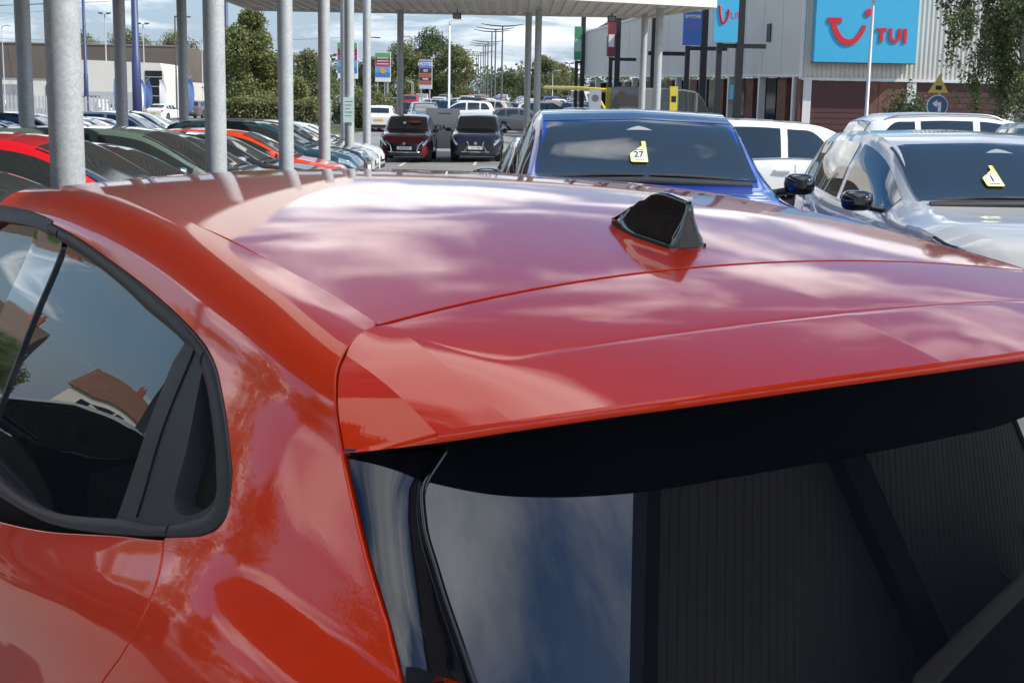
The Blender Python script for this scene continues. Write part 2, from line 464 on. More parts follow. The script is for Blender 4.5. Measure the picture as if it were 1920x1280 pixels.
def panel(name, poly, fn, want, mat, parent, step=0.02, inset=0.0, off=0.0, rnd=0.0025, depth=0.012, mirror=True, extra=(), disp=None, auto=False):
    """pressed panel cut out of a surface, with rounded turned-in edges; returns left and right"""
    poly = densify(np.asarray(poly, float), step * 0.8)
    if area2(poly) < 0: poly = poly[::-1]
    if inset: poly = offset_poly(poly, inset)
    P2, F = cdt(poly, step, extra)
    N = normals_of(fn, P2, want); P = fn(P2) + N * off
    if disp is not None: P = P - N * disp(P2)[:, None]
    V = [P]; NN = [N]; faces = []
    # orient faces along N
    for f in F:
        a, b, c = P[f[0]], P[f[1]], P[f[2]]
        if np.dot(np.cross(b - a, c - a), N[f[0]]) < 0: f = tuple(reversed(f))
        faces.append(f)
    # flange
    B = fn(poly); NB = normals_of(fn, poly, want); B = B + NB * off
    T = np.roll(B, -1, 0) - np.roll(B, 1, 0); T /= np.linalg.norm(T, axis=1)[:, None] + 1e-12
    O = np.cross(T, NB); O /= np.linalg.norm(O, axis=1)[:, None] + 1e-12
    cen = B.mean(0)
    uvo = offset_poly(poly, -0.004)
    if np.sum((fn(uvo) - B + NB * 0) * O) < 0: O = -O
    rings = []
    for a in (0, 35, 65, 90):
        a = R(a)
        rings.append((B + O * rnd * math.sin(a) - NB * rnd * (1 - math.cos(a)), NB * math.cos(a) + O * math.sin(a)))
    rings.append((B + O * rnd - NB * depth, O))
    n = len(B); base = len(P)
    for (p, q) in rings:
        V.append(p); NN.append(q)
    for k in range(len(rings) - 1):
        for i in range(n):
            j = (i + 1) % n
            a, b, c, d = base + k * n + i, base + k * n + j, base + (k + 1) * n + j, base + (k + 1) * n + i
            faces.append((a, b, c, d))
    V = np.concatenate(V); NN = np.concatenate(NN)
    fl = []
    for f in faces[len(F):]:
        a, b, c = V[f[0]], V[f[1]], V[f[2]]
        m = NN[f[0]] + NN[f[2]] + NN[f[3]]
        if np.dot(np.cross(b - a, c - a), m) < 0: f = tuple(reversed(f))
        fl.append(f)
    faces = faces[:len(F)] + fl
    kw = dict(angle=35) if auto else dict(normals=NN)
    o1 = mobj(name, V, faces, mat, parent, **kw)
    if not mirror: return o1, None
    V2 = V * [-1, 1, 1]; N2 = NN * [-1, 1, 1]
    kw = dict(angle=35) if auto else dict(normals=N2)
    o2 = mobj(name, V2, [tuple(reversed(f)) for f in faces], mat, parent, **kw)
    return o1, o2
def yq(pts): 
    p = np.asarray(pts, float).copy(); p[:, 1] = k2q(p[:, 1]); return p
def mirror_grid(name, G, mat, parent, angle=28, both=True, flip=False):
    G = np.asarray(G); out = []
    for s in ((1, -1) if both else (1,)):
        m = MB(); m.grid(G * [s, 1, 1])
        if (s < 0) != flip: m.f = [tuple(reversed(f)) for f in m.f]
        out.append(m.build(name, mat, parent, angle=angle))
    return out

CAR = empty('red_hatchback', (0.338, 1.899, 0), R(33.5), 'glossy flame red hatchback with black shark fin aerial and rear spoiler', 'car')
L_, UP = (-1, 0, 0.15), (0, 0, 1)
gap = smooth_curve(yq(GAP)); dlo_t = smooth_curve(yq(DLO_TOP)); dlo_b = smooth_curve(yq(DLO_BOT)); door = yq(DOOR)
door = smooth_curve(np.concatenate([door, yq([(0.27, 10.3), (0.37, 10.9), (0.43, 11.8), (0.44, 13)])]), 0.02)
WC_R, WC_F, WZ, WRAD = 0.02, 2.62, 0.32, 0.32
def arch(yc, k0, n=14, r=0.365):
    pts = []
    for i in range(n + 1):
        a = math.pi * i / n
        y = yc - r * math.cos(a); z = WZ + r * math.sin(a)
        ks = np.linspace(9, 13, 80); zz = S(np.full(80, y), ks)[:, 2]
        pts.append((y, float(k2q(np.interp(-z, -zz, ks)))))
    return np.array(pts)
qb = QL[-1]
ar = arch(WC_R, 12); af = arch(WC_F, 12)
# roof
hx = np.linspace(-0.6005, 0.6005, 61)
seam = np.stack([hx, 0.0435 - 0.054 * (np.abs(hx) / 0.6) ** 2.2], 1)
head = np.stack([hx[::-1], 1.43 - 0.10 * (hx[::-1] / 0.6) ** 2], 1)
roof, _ = panel('roof', np.concatenate([seam, head]), fRoof, UP, RED, CAR, 0.024, inset=0.0012, rnd=0.0013, depth=0.015, mirror=False)
# side frame: roof rail, rear pillar and quarter in one pressing
ditch = np.stack([np.linspace(0.0, 1.52, 90), np.full(90, k2q(3.0) - 0.0035)], 1)
apil = np.array([(1.53, k2q(3.6)), (1.535, k2q(4.3)), (1.53, k2q(4.884))])
corner = smooth_curve(np.concatenate([dlo_t[-3:], yq([(0.11, 7.92), (0.167, 7.95)])]), 0.01)
low = np.concatenate([yq([(-0.36, 9.2), (-0.40, 10.4), (-0.42, 11.5), (-0.42, 13)])])
side = np.concatenate([ditch, apil, dlo_t, corner[3:], door, [(0.40, qb)], ar[::-1], [(-0.36, qb)], low[::-1], gap[::-1]])
side_l, _ = panel('quarter_panel', side, fS, L_, RED, CAR, 0.02, inset=0.003)
# doors and wing
def ybelt(y): return float(k2q(8.0))
rd = np.concatenate([yq([(0.172, 7.98)]), np.stack([np.linspace(0.25, 1.05, 30), np.full(30, k2q(7.97))], 1), np.stack([np.linspace(1.06, 1.10, 20), np.linspace(k2q(8), qb - 0.03, 20)], 1), [(0.44, qb - 0.03)], door[::-1][2:]])
panel('rear_door', rd, fS, L_, RED, CAR, 0.024, inset=0.003)
fd = np.concatenate([np.stack([np.linspace(1.06, 2.05, 24), np.full(24, k2q(7.97))], 1), np.stack([np.linspace(2.10, 2.02, 16), np.linspace(k2q(8.1), qb - 0.03, 16)], 1), np.stack([np.linspace(1.10, 1.06, 20), np.linspace(qb - 0.03, k2q(8), 20)], 1)])
panel('front_door', fd, fS, L_, RED, CAR, 0.04, inset=0.003)
fw = np.concatenate([[(2.06, k2q(8.0))], np.stack([np.linspace(2.2, 3.05, 14), np.full(14, k2q(8.0))], 1), np.stack([np.linspace(3.08, 3.06, 8), np.linspace(k2q(8.3), qb, 8)], 1), af[::-1], [(2.05, qb)]])
panel('front_wing', fw, fS, L_, RED, CAR, 0.04, inset=0.003)
# window frame trim, pillar trims, glass
it = smooth_curve(yq(IN_TOP)); ib = smooth_curve(yq(IN_BOT)); pan = smooth_curve(yq(PANEL), 0.01)
top_in = it[::-1]                                  # from rear corner forward
pan_in = pan[::-1]
in_rear = pan                                       # rear corner down to glass bottom rear
mid = []
# surround as one closed strip between the outer and the inner outline (rear light)
outer = np.concatenate([dlo_t[dlo_t[:, 0] < 1.12], corner[3:], dlo_b[dlo_b[:, 0] > 0.16], yq([(0.95, 7.84), (1.10, 7.83)])])
inner = np.concatenate([it[it[:, 0] < 1.12], in_rear, ib[1:], yq([(0.98, 7.74), (1.10, 7.73)])])
def strip_between(name, A, B, fn, want, mat, parent, off, n=120):
    def rs(C):
        d = np.concatenate([[0], np.cumsum(np.linalg.norm(np.diff(C, axis=0), axis=1))]); 
        return np.stack([np.interp(np.linspace(0, d[-1], n), d, C[:, i]) for i in (0, 1)], 1)
    a, b = rs(A), rs(B); G = []
    for (t, h) in ((-0.03, -0.012), (0.0, 0.0), (0.10, 0.0025), (0.5, 0.004), (0.88, 0.0025), (1.0, -0.001), (1.03, -0.014)):
        uv = a + (b - a) * t
        G.append(fn(uv) + normals_of(fn, uv, want) * (off + h))
    return mirror_grid(name, np.array(G), mat, parent, 60)
# match outer and inner by key points so that the strip keeps its width
def split_match(A, B, ka, kb):
    segs = []
    for i in range(len(ka) - 1):
        segs.append((A[ka[i]:ka[i + 1] + 1], B[kb[i]:kb[i + 1] + 1]))
    return segs
def near(C, p): return int(np.argmin(np.linalg.norm(C - np.asarray(p), axis=1)))
def resample(C, n):
    d = np.concatenate([[0], np.cumsum(np.linalg.norm(np.diff(C, axis=0), axis=1))])
    return np.stack([np.interp(np.linspace(0, d[-1], n), d, C[:, i]) for i in (0, 1)], 1)
oA = outer; iB = inner
keysA = [(0.93, k2q(5.42)), (0.30, k2q(5.88)), (0.062, k2q(6.9)), (0.076, k2q(7.86)), (0.342, k2q(7.97))]
keysB = [(0.95, k2q(5.74)), (0.29, k2q(6.086)), (0.102, k2q(6.97)), (0.10, k2q(7.62)), (0.345, k2q(7.849))]
ka = [0] + [near(oA, p) for p in keysA] + [len(oA) - 1]; kb = [0] + [near(iB, p) for p in keysB] + [len(iB) - 1]
AA, BB = [], []
for (a, b) in split_match(oA, iB, ka, kb):
    n = max(4, int(len(a) * 1.0)); AA.append(resample(a, n)[:-1]); BB.append(resample(b, n)[:-1])
AA = np.concatenate(AA + [oA[-1:]]); BB = np.concatenate(BB + [iB[-1:]])
G = []
for (t, h) in ((-0.02, -0.010), (0.0, 0.0), (0.05, 0.0018), (0.12, 0.0024), (0.5, 0.003), (0.86, 0.0016), (0.95, 0.0), (1.0, -0.004), (1.01, -0.016)):
    uv = AA + (BB - AA) * t
    G.append(fS(uv) + normals_of(fS, uv, L_) * h)
WF = mirror_grid('window_frame', np.array(G), SATIN, CAR, 60)
for pt in ((0.255, k2q(5.97)), (0.165, k2q(7.94)), (1.04, k2q(5.33))):
    i_ = near(AA, pt); uv = np.array([AA[i_] + (BB[i_] - AA[i_]) * t for t in (0.02, .25, .5, .75, .97)]); P = fS(uv) + normals_of(fS, uv, L_) * np.array([.0006, .0024, .003, .0022, -.0006])[:, None]
    for s in (1, -1): MB().tube(P * [s, 1, 1], 0.0013, 5).build('trim_joint', SEALANT, CAR, smooth=True)
# triangular handle panel with a recessed grip
rec = resample(np.concatenate([smooth_curve(yq(REC + REC[:1]), 0.012)]), 60)[:-1]
if area2(rec) < 0: rec = rec[::-1]
rec_in = offset_poly(rec, 0.006)
def rec_disp(uv):
    d = np.zeros(len(uv)); i = inside(uv, offset_poly(rec, 0.004)); 
    t = np.clip((uv[:, 1] - rec[:, 1].min()) / (rec[:, 1].max() - rec[:, 1].min()), 0, 1)
    d[i] = 0.040 - 0.030 * np.clip((t[i] - 0.80) / 0.2, 0, 1) ** 1.5
    return d
hp = np.concatenate([pan, yq([(0.352, 7.0), (0.352, 6.4)])])
panel('handle_panel', hp, fS, L_, SATIN, CAR, 0.012, off=-0.005, rnd=0.001, extra=(rec, rec_in), disp=rec_disp, auto=True)
for nm, sy in (('trim_seam', 0.0),):
    sm = smooth_curve(yq(SEAM1), 0.02); 
    for s in (1, -1):
        m = MB(); P = fS(sm) + normals_of(fS, sm, L_) * -0.0045
        m.tube(P * [s, 1, 1], 0.0016, 6); m.build(nm, SEALANT, CAR, smooth=True)
# glass
gl = np.concatenate([it[it[:, 0] < 1.03], yq([(0.350, 6.5), (0.350, 7.2)]), ib, yq([(0.98, 7.74), (1.03, 7.73)])])
panel('door_window', gl, fS, L_, SIDEGLASS, CAR, 0.03, inset=-0.004, off=-0.010, rnd=0.001, depth=0.005)
gl = np.concatenate([yq([(1.20, 5.50), (1.47, 5.43), (1.60, 5.9), (1.85, 7.2), (1.93, 7.72), (1.22, 7.72)])])
panel('door_window', gl, fS, L_, SIDEGLASS, CAR, 0.04, off=-0.010, rnd=0.001, depth=0.005)
bp_ = yq([(1.03, 5.55), (1.21, 5.42), (1.235, 7.78), (1.03, 7.80)])
panel('pillar_trim', bp_, fS, L_, GLOSSBLACK, CAR, 0.03, off=-0.004, rnd=0.002)
ft = yq([(1.10, 5.25), (1.269, 5.082), (1.53, 4.884), (1.66, 5.4), (1.98, 7.5), (1.95, 7.87), (1.22, 7.87), (1.22, 7.72), (1.90, 7.70), (1.60, 5.9), (1.46, 5.43), (1.22, 5.49), (1.10, 5.6)])
panel('window_frame', ft, fS, L_, SATIN, CAR, 0.03, off=0.002, rnd=0.002)
# dark inner shell closes the gaps behind the panels
m = MB()
gky = np.array(GAP)
for s in (1, -1):
    ks = np.linspace(3.05, 12.3, 40); rows = []
    for k in ks:
        y0 = float(np.interp(k, gky[:, 1], gky[:, 0])) + 0.035
        uv = np.stack([np.linspace(y0, 1.60, 30), np.full(30, k2q(k))], 1)
        rows.append(fS(uv) - normals_of(fS, uv, L_) * 0.032)
    m.grid(np.array(rows) * [s, 1, 1])
m.grid(np.array([[(x, y, roofz(x, y) - 0.026) for x in np.linspace(-0.6, 0.6, 12)] for y in np.linspace(-0.06, 1.38, 12)]))
m.build('inner_shell', SEALANT, CAR, smooth=True)
# ---- spoiler
def edge_low(x):
    ax = np.abs(np.asarray(x, float))
    return np.stack([np.asarray(x, float), cubic([0, .2, .38, .47, .56, .63, .703], [-.335, -.325, -.302, -.277, -.238, -.190, -.130], ax),
                     cubic([0, .2, .38, .47, .56, .63, .703], [1.405, 1.4025, 1.396, 1.389, 1.377, 1.362, 1.347], ax)], -1)
def edge_up(x):
    p = edge_low(x); p[..., 1] += 0.004; p[..., 2] += 0.0115
    return p
D2a, D2e, D1e = 0.590, 0.560, 0.626
us = np.linspace(-1, 1, 121)
va = 1 - (1 - np.linspace(0, 1, 26)) ** 1.6; vb = np.linspace(0, 1, 26) ** 1.6
NV = len(va) + len(vb) - 1
Gs = np.zeros((NV, len(us), 3))
for j, u in enumerate(us):
    xf = u * D2a; yf = 0.041 - 0.054 * (abs(xf) / 0.6) ** 2.2 - 0.006
    F0 = np.array([xf, yf, float(roofz(xf, yf))]); E0 = edge_up(u * D2e)
    sl = (float(roofz(xf, yf)) - float(roofz(xf, yf - 0.02))) / 0.02
    Ly = yf - E0[1]; au = abs(u)
    # pressed crease line across the spoiler, curving forward at its ends
    yl = -0.176 + 0.030 * (au * D2a / 0.55) ** 2 + max(0, au - 0.86) ** 2 * 5.2
    yl = min(yl, yf - 0.012); vl = (yf - yl) / Ly
    vv = np.concatenate([vl * va, vl + (1 - vl) * vb[1:]])
    for i, v in enumerate(vv):
        y = yf - Ly * v; x = F0[0] + (E0[0] - F0[0]) * v
        h = (2 * v**3 - 3 * v**2 + 1) * F0[2] + (v**3 - 2 * v**2 + v) * (-sl * Ly) + (-2 * v**3 + 3 * v**2) * E0[2] + (v**3 - v**2) * (-0.30 * Ly)
        dd = y - yl
        st = 0.0024 * min(1, (1 - au) / 0.22)
        h -= st * math.exp(-abs(dd) / 0.0035) * 0.6 + (st * math.exp(-dd / 0.03) if dd > 0 else 0)
        Gs[i, j] = (x, y, h)
vs = np.linspace(0, 1, NV)
# front return of the spoiler skin into the roof gap
fr = Gs[0].copy(); fr[:, 2] -= 0.014; fr0 = Gs[0].copy(); fr0[:, 1] += 0.0025; fr0[:, 2] -= 0.003; fr[:, 1] += 0.0025
m = MB(); m.grid(np.concatenate([[fr, fr0], Gs]))
m.f = [tuple(reversed(f)) for f in m.f]
SP = m.build('spoiler', RED, CAR, angle=32)
# corner facets
n = 40
D2c = Gs[:, 0]; _dl = np.concatenate([[0], np.cumsum(np.linalg.norm(np.diff(D2c, axis=0), axis=1))]); d2 = np.stack([np.interp(np.linspace(0, _dl[-1], n), _dl, D2c[:, c]) for c in range(3)], 1)
_g3 = S(np.array([g[0] for g in GAP]), np.array([g[1] for g in GAP])); g0 = _g3[int(np.argmin(np.abs(_g3[:, 2] - 1.434)))] + [0, -0.007, 0]
e1 = edge_up(-D1e)
tt = np.linspace(0, 1, n)[:, None]
d1 = g0 * (1 - tt) + e1 * tt + np.array([0, 0, 0.006]) * (4 * tt * (1 - tt))
bow = np.array([-0.004, 0.010, 0.006]) * np.exp(-np.linspace(0, 1, n) / 0.10)[:, None]
GB = np.array([d2 + (d1 - d2) * w + bow * (4 * w * (1 - w)) for w in np.linspace(0, 1, 12)])
# front return of this facet follows the roof gap
cs = d1 - d2
mirror_grid('spoiler_corner', GB, RED, CAR, 40)
gp3 = S(np.array([g[0] for g in GAP]), np.array([g[1] for g in GAP]))
_sel = gp3[(gp3[:, 2] <= g0[2] + 0.0005) & (gp3[:, 2] >= 1.3465)]
lft = np.concatenate([[g0], _sel[1:] + [0.0, -0.007, 0]])
dd_ = np.concatenate([[0], np.cumsum(np.linalg.norm(np.diff(lft, axis=0), axis=1))]); lft = np.stack([np.interp(np.linspace(0, dd_[-1], n), dd_, lft[:, c]) for c in range(3)], 1)
GC = np.array([lft + (d1 - lft) * w for w in np.linspace(1, 0, 12)])
xe = np.linspace(-0.6995, -D1e, 14); le = edge_low(xe); le[0] = lft[-1]
te = np.linspace(0, 1, 14)[:, None]; ue = lft[-1] * (1 - te) + d1[-1] * te
mirror_grid('spoiler_lip', np.array([ue, (ue + le) / 2 + np.array([0, -0.0035, 0]) * te, le]), RED, CAR, 50, flip=True)
mirror_grid('spoiler_side', GC, RED, CAR, 40)
# trailing lip and black underside
ex = np.linspace(-D1e, D1e, 121)
up_, lo_ = edge_up(ex), edge_low(ex)
mid_ = (up_ + lo_) / 2 + np.array([0, -0.0035, 0])
m = MB(); m.grid([up_, up_ * .5 + mid_ * .5 + [0, -.0015, 0], mid_, lo_]); m.f = [tuple(reversed(f)) for f in m.f]; m.build('spoiler_lip', RED, CAR, angle=50)
ex2 = np.linspace(-0.703, 0.703, 121); lo2 = edge_low(ex2)
und = np.stack([ex2 * 0.97, Rg(ex2 * 0.97, 1.372) + 0.004, np.full(121, 1.372)], 1)
und[:, 2] = np.minimum(und[:, 2], lo2[:, 2] + 0.012); und[:, 1] = Rg(und[:, 0], und[:, 2]) + 0.008
m = MB(); m.grid([lo2 + [0, 0.001, 0], lo2 * .5 + und * .5 + [0, 0, .004], und]); m.build('spoiler_underside', GLOSSBLACK, CAR, angle=50)
# ---- rear window, gloss black blades, lower tailgate
bi = smooth_curve(BLADE_IN, 0.01)
gtop = [(x, 1.372) for x in np.linspace(0.58, -0.58, 30)]
lowr = [(-0.664, 1.10), (-0.655, 1.03), (-0.62, 0.985)]
lo_line = [(x, 0.97 + 0.0 * x) for x in np.linspace(-0.56, 0.56, 24)]
half_l = np.concatenate([bi, lowr]); half_r = (half_l * [-1, 1])[::-1]
rg_poly = np.concatenate([half_l, lo_line, half_r, gtop])
panel('rear_window', rg_poly, fGlass, (0, -1, 0.6), PRIVACY, CAR, 0.014, inset=0.002, rnd=0.002, depth=0.006, mirror=False)
frit = pm('frit_black', (0.004, 0.004, 0.006), 0.03, ior=1.45)
# blade: ruled between the body gap and the edge of the glass
bz = np.array([1.343, 1.33, 1.31, 1.285, 1.26, 1.235, 1.21, 1.185, 1.16, 1.13])
gz = gp3[:, 2]
def gap_at(z):
    return np.stack([np.interp(-z, -gz, gp3[:, 0]), np.interp(-z, -gz, gp3[:, 1]), z], -1)
ga = gap_at(bz) + np.array([0.004, -0.004, 0])
bx = np.interp(-bz, -bi[:, 1], bi[:, 0]); bb = np.stack([bx, Rg(bx, bz), bz], 1)
Gbl = []
for w in np.linspace(0, 1, 12):
    Gbl.append(ga + (bb - ga) * w + np.array([-0.35, -0.9, 0.4]) * 0.005 * (4 * w * (1 - w)))
tuck = ga + np.array([0.006, 0.016, 0]); tuck2 = bb + np.array([0.002, 0.014, -0.006]); lip = bb + np.array([0.0, 0.003, 0.0])
cutz = lambda x: np.interp(x, [-0.722, -0.698, -0.670, -0.655], [1.182, 1.169, 1.155, 1.146])
Gb = np.array(Gbl)
# lower edge of the blade is cut along a slant
Gb[:, -1, 2] = cutz(Gb[:, -1, 0]); Gb[:, -1, 1] = Gb[:, -2, 1] + (Gb[:, -1, 1] - Gb[:, -2, 1]) * 0.2
mirror_grid('rear_blade', Gb, GLOSSBLACK, CAR, 50)
mirror_grid('blade_seal', np.array([Gb[-1], Gb[-1] + [0.001, 0.018, -0.006]]), GLOSSBLACK, CAR, 50)
mirror_grid('blade_seal', np.array([ga + [0.02, 0.045, 0], ga + [0.004, 0.010, 0], ga + [0, 0.0005, 0]]), SEALANT, CAR, 50)
# inner rubber edge of the glass
P3 = fGlass(half_l) + [0, -0.002, 0.001]
for s in (1, -1):
    MB().tube(P3 * [s, 1, 1], 0.0045, 8).build('glass_seal', GLOSSBLACK, CAR, smooth=True)
# tailgate below the blade and the glass
zz = np.array([1.17, 1.13, 1.08, 1.02, 0.97, 0.90, 0.82, 0.72, 0.60, 0.50])
sx = np.linspace(-1, 1, 61)
rows = []
for z in zz:
    xs_ = 0.725 + (1.17 - z) * 0.16 if z > 0.8 else 0.785
    x = sx * xs_
    y = Rg(x, max(z, 0.6)) + 0.016
    if z < 1.0: y = y - 0.012
    y = y + 0.10 * np.maximum(0, np.abs(x) - 0.66) / 0.12 * 0.2
    rows.append(np.stack([x, y, np.full(61, z)], 1))
m = MB(); m.grid(rows); m.f = [tuple(reversed(f)) for f in m.f]; m.build('tailgate', RED, CAR, angle=40)
for s_ in (1, -1):
    MB().tube((gp3 - normals_of(fS, yq(GAP), (-1, 0, .6)) * 0.034) * [s_, 1, 1], 0.022, 8).build('gap_seal', SEALANT, CAR, smooth=True)
for s_ in (1, -1):
    MB().box(min(s_ * 0.672, s_ * 0.50), max(s_ * 0.672, s_ * 0.50), -0.095, -0.080, 1.28, 1.368).build('gap_seal', SEALANT, CAR)
# lamps, plate, bumper
for s in (1, -1):
    g = []
    for z in np.linspace(0.93, 0.76, 8):
        x = np.linspace(0.40, 0.80, 14) * s
        g.append(np.stack([x, Rg(x, z) - 0.002 + 0.45 * np.maximum(0, np.abs(x) - 0.66) ** 1.5, np.full(14, z)], 1))
    m = MB(); m.grid(g); 
    if s > 0: m.f = [tuple(reversed(f)) for f in m.f]
    m.build('tail_lamp', TAILRED, CAR, angle=40)
rows = []
for z, dy, w in ((0.62, 0.0, 0.80), (0.56, -0.035, 0.84), (0.46, -0.045, 0.85), (0.34, -0.03, 0.84), (0.24, 0.03, 0.80)):
    x = sx * w
    rows.append(np.stack([x, -0.80 + dy + 0.26 * x**2 + 0.5 * np.maximum(0, np.abs(x) - 0.6) ** 1.5, np.full(61, z)], 1))
m = MB(); m.grid(rows); m.f = [tuple(reversed(f)) for f in m.f]; m.build('rear_bumper', RED, CAR, angle=40)
m = MB(); m.box(-0.26, 0.26, -0.765, -0.752, 0.66, 0.77); m.build('number_plate', YELLOWPLATE, CAR)
# ---- windscreen, bonnet, nose
ws = []
for t in np.linspace(0, 1, 10):
    y = 1.36 + 0.72 * t; w = 0.575 + 0.11 * t
    x = np.linspace(-w, w, 25)
    z0 = 1.545 - 0.56 * t - 0.05 * math.sin(math.pi * t) * -0.8
    ws.append(np.stack([x, y + 0.06 - 0.12 * (x / w) ** 2, z0 - 0.035 * (x / w) ** 2], 1))
m = MB(); m.grid(ws); m.build('windscreen', SIDEGLASS, CAR, angle=60)
bn = []
for t in np.linspace(0, 1, 16):
    y = 2.06 + 1.10 * t; w = 0.735 - 0.10 * t ** 2
    x = np.linspace(-w, w, 31)
    z = 0.985 - 0.10 * t - 0.16 * t ** 4
    bn.append(np.stack([x, y - 0.16 * t * (x / w) ** 2, z - 0.07 * np.abs(x / w) ** 3], 1))
m = MB(); m.grid(bn); m.build('bonnet', RED, CAR, angle=60)
for s in (1, -1):
    g = []
    for t in np.linspace(0, 1, 10):
        a = np.array([-0.585, 1.38, 1.53]) * (1 - t) + np.array([-0.71, 2.05, 0.96]) * t + np.array([0, 0, 0.03]) * math.sin(math.pi * t)
        b = np.array([-0.668, 1.53, 1.48]) * (1 - t) + np.array([-0.80, 2.10, 0.93]) * t + np.array([0, 0, 0.03]) * math.sin(math.pi * t)
        g.append([a, (a + b) / 2 + [-0.008, 0, 0.014], b])
    m = MB(); m.grid(np.array(g) * [s, 1, 1]); m.f = m.f if s < 0 else [tuple(reversed(f)) for f in m.f]
    recalc(m.build('windscreen_pillar', RED, CAR, angle=60))
rows = []
for z, yv, w in ((0.75, 3.10, 0.66), (0.68, 3.20, 0.72), (0.55, 3.26, 0.76), (0.40, 3.27, 0.78), (0.26, 3.22, 0.74), (0.20, 3.10, 0.70)):
    x = sx * w
    rows.append(np.stack([x, yv - 0.30 * (x / w) ** 2 - 0.14 * (x / w) ** 6, np.full(61, z)], 1))
m = MB(); m.grid(rows); m.build('front_bumper', RED, CAR, angle=50)
for s in (1, -1):
    x = np.linspace(0.42, 0.70, 10); g = []
    for z in (0.80, 0.74, 0.68):
        g.append(np.stack([x * s, 3.17 - 0.30 * (x / .70) ** 2 - 0.12 * (x / .70) ** 6 - (z - .68) * .6, np.full(10, z)], 1))
    m = MB(); m.grid(g); recalc(m.build('headlamp', LAMPGLASS, CAR, angle=50))
    m = MB()
    P = np.array([(0.90, 1.98, 1.02), (0.99, 1.96, 1.06), (1.03, 2.0, 1.05), (1.03, 2.02, .95), (.98, 1.98, .92), (.9, 2.0, .95)])
    m.rbox(0.93 if s > 0 else -1.11, 1.11 if s > 0 else -0.93, 1.94, 2.06, 0.97, 1.10, 0.035); m.build('door_mirror', RED, CAR, angle=50)
    MB().tube([(0.80 * s, 1.98, 0.97), (0.95 * s, 2.0, 1.0)], 0.025, 8).build('mirror_arm', BLACKP, CAR, smooth=True)
m = MB(); m.box(-0.40, 0.40, 3.215, 3.235, 0.34, 0.50); m.build('grille', BLACKP, CAR)
m = MB(); m.box(-0.78, 0.78, -0.62, 3.0, 0.19, 0.42); m.box(-0.74, 0.74, -0.5, 2.1, 0.42, 0.90); m.build('underbody', SEALANT, CAR)
# wheels
def wheel_mesh(rad, wid):
    t = MB(); n = 32; prof = [(rad * .66, -wid / 2), (rad * .9, -wid / 2), (rad, -wid * .36), (rad, wid * .36), (rad * .9, wid / 2), (rad * .66, wid / 2)]
    k = []
    for (r, w) in prof:
        k.append([(w, r * math.cos(2 * math.pi * i / n), r * math.sin(2 * math.pi * i / n)) for i in range(n + 1)])
    t.grid(k)
    a = MB()
    rim = [[(wid * .46, rad * q * math.cos(2 * math.pi * i / n), rad * q * math.sin(2 * math.pi * i / n)) for i in range(n + 1)] for q in (.68, .58)]
    a.grid(rim)
    for i in range(5):
        an = 2 * math.pi * i / 5 + .3; c, s_ = math.cos(an), math.sin(an)
        def P(r, o, x): return (x, rad * r * c - o * s_, rad * r * s_ + o * c)
        a.add([P(.08, -.045, wid * .44), P(.08, .045, wid * .44), P(.62, .03, wid * .46), P(.62, -.03, wid * .46),
               P(.08, -.05, wid * .30), P(.08, .05, wid * .30), P(.62, .035, wid * .34), P(.62, -.035, wid * .34)],
              [(0, 1, 2, 3), (0, 4, 5, 1), (1, 5, 6, 2), (3, 2, 6, 7), (0, 3, 7, 4)])
    hub = [[(x, rad * q * math.cos(2 * math.pi * i / 16), rad * q * math.sin(2 * math.pi * i / 16)) for i in range(17)] for x, q in ((wid * .3, .14), (wid * .47, .13), (wid * .48, .0))]
    a.grid(hub)
    d = [[(-wid * .1, rad * q * math.cos(2 * math.pi * i / n), rad * q * math.sin(2 * math.pi * i / n)) for i in range(n + 1)] for q in (.66, .0)]
    b = MB(); b.grid(d)
    return t, a, b
_WM = {}
def wheel(parent, x, y, z, rad, wid, side, rimmat=None):
    key = (round(rad, 3), round(wid, 3))
    if key not in _WM:
        t, a, b = wheel_mesh(rad, wid)
        def me(mb, nm, mat):
            o = mb.build(nm, mat, None, angle=40); d = o.data; bpy.data.objects.remove(o); return d
        _WM[key] = (me(t, 'tyre', TYRE), me(a, 'rim', ALLOY), me(b, 'brake_disc', BLACKP))
    w = bpy.data.objects.new('wheel', _WM[key][0]); w.location = (x, y, z); w.rotation_euler = (0, 0, 0 if side > 0 else math.pi); link(w, parent)
    for d, nm in ((_WM[key][1], 'rim'), (_WM[key][2], 'brake_disc')):
        o = bpy.data.objects.new(nm, d); link(o, w)
    return w
for s in (1, -1):
    for yc in (WC_R, WC_F):
        wheel(CAR, s * 0.79, yc, WZ, WRAD, 0.20, s)
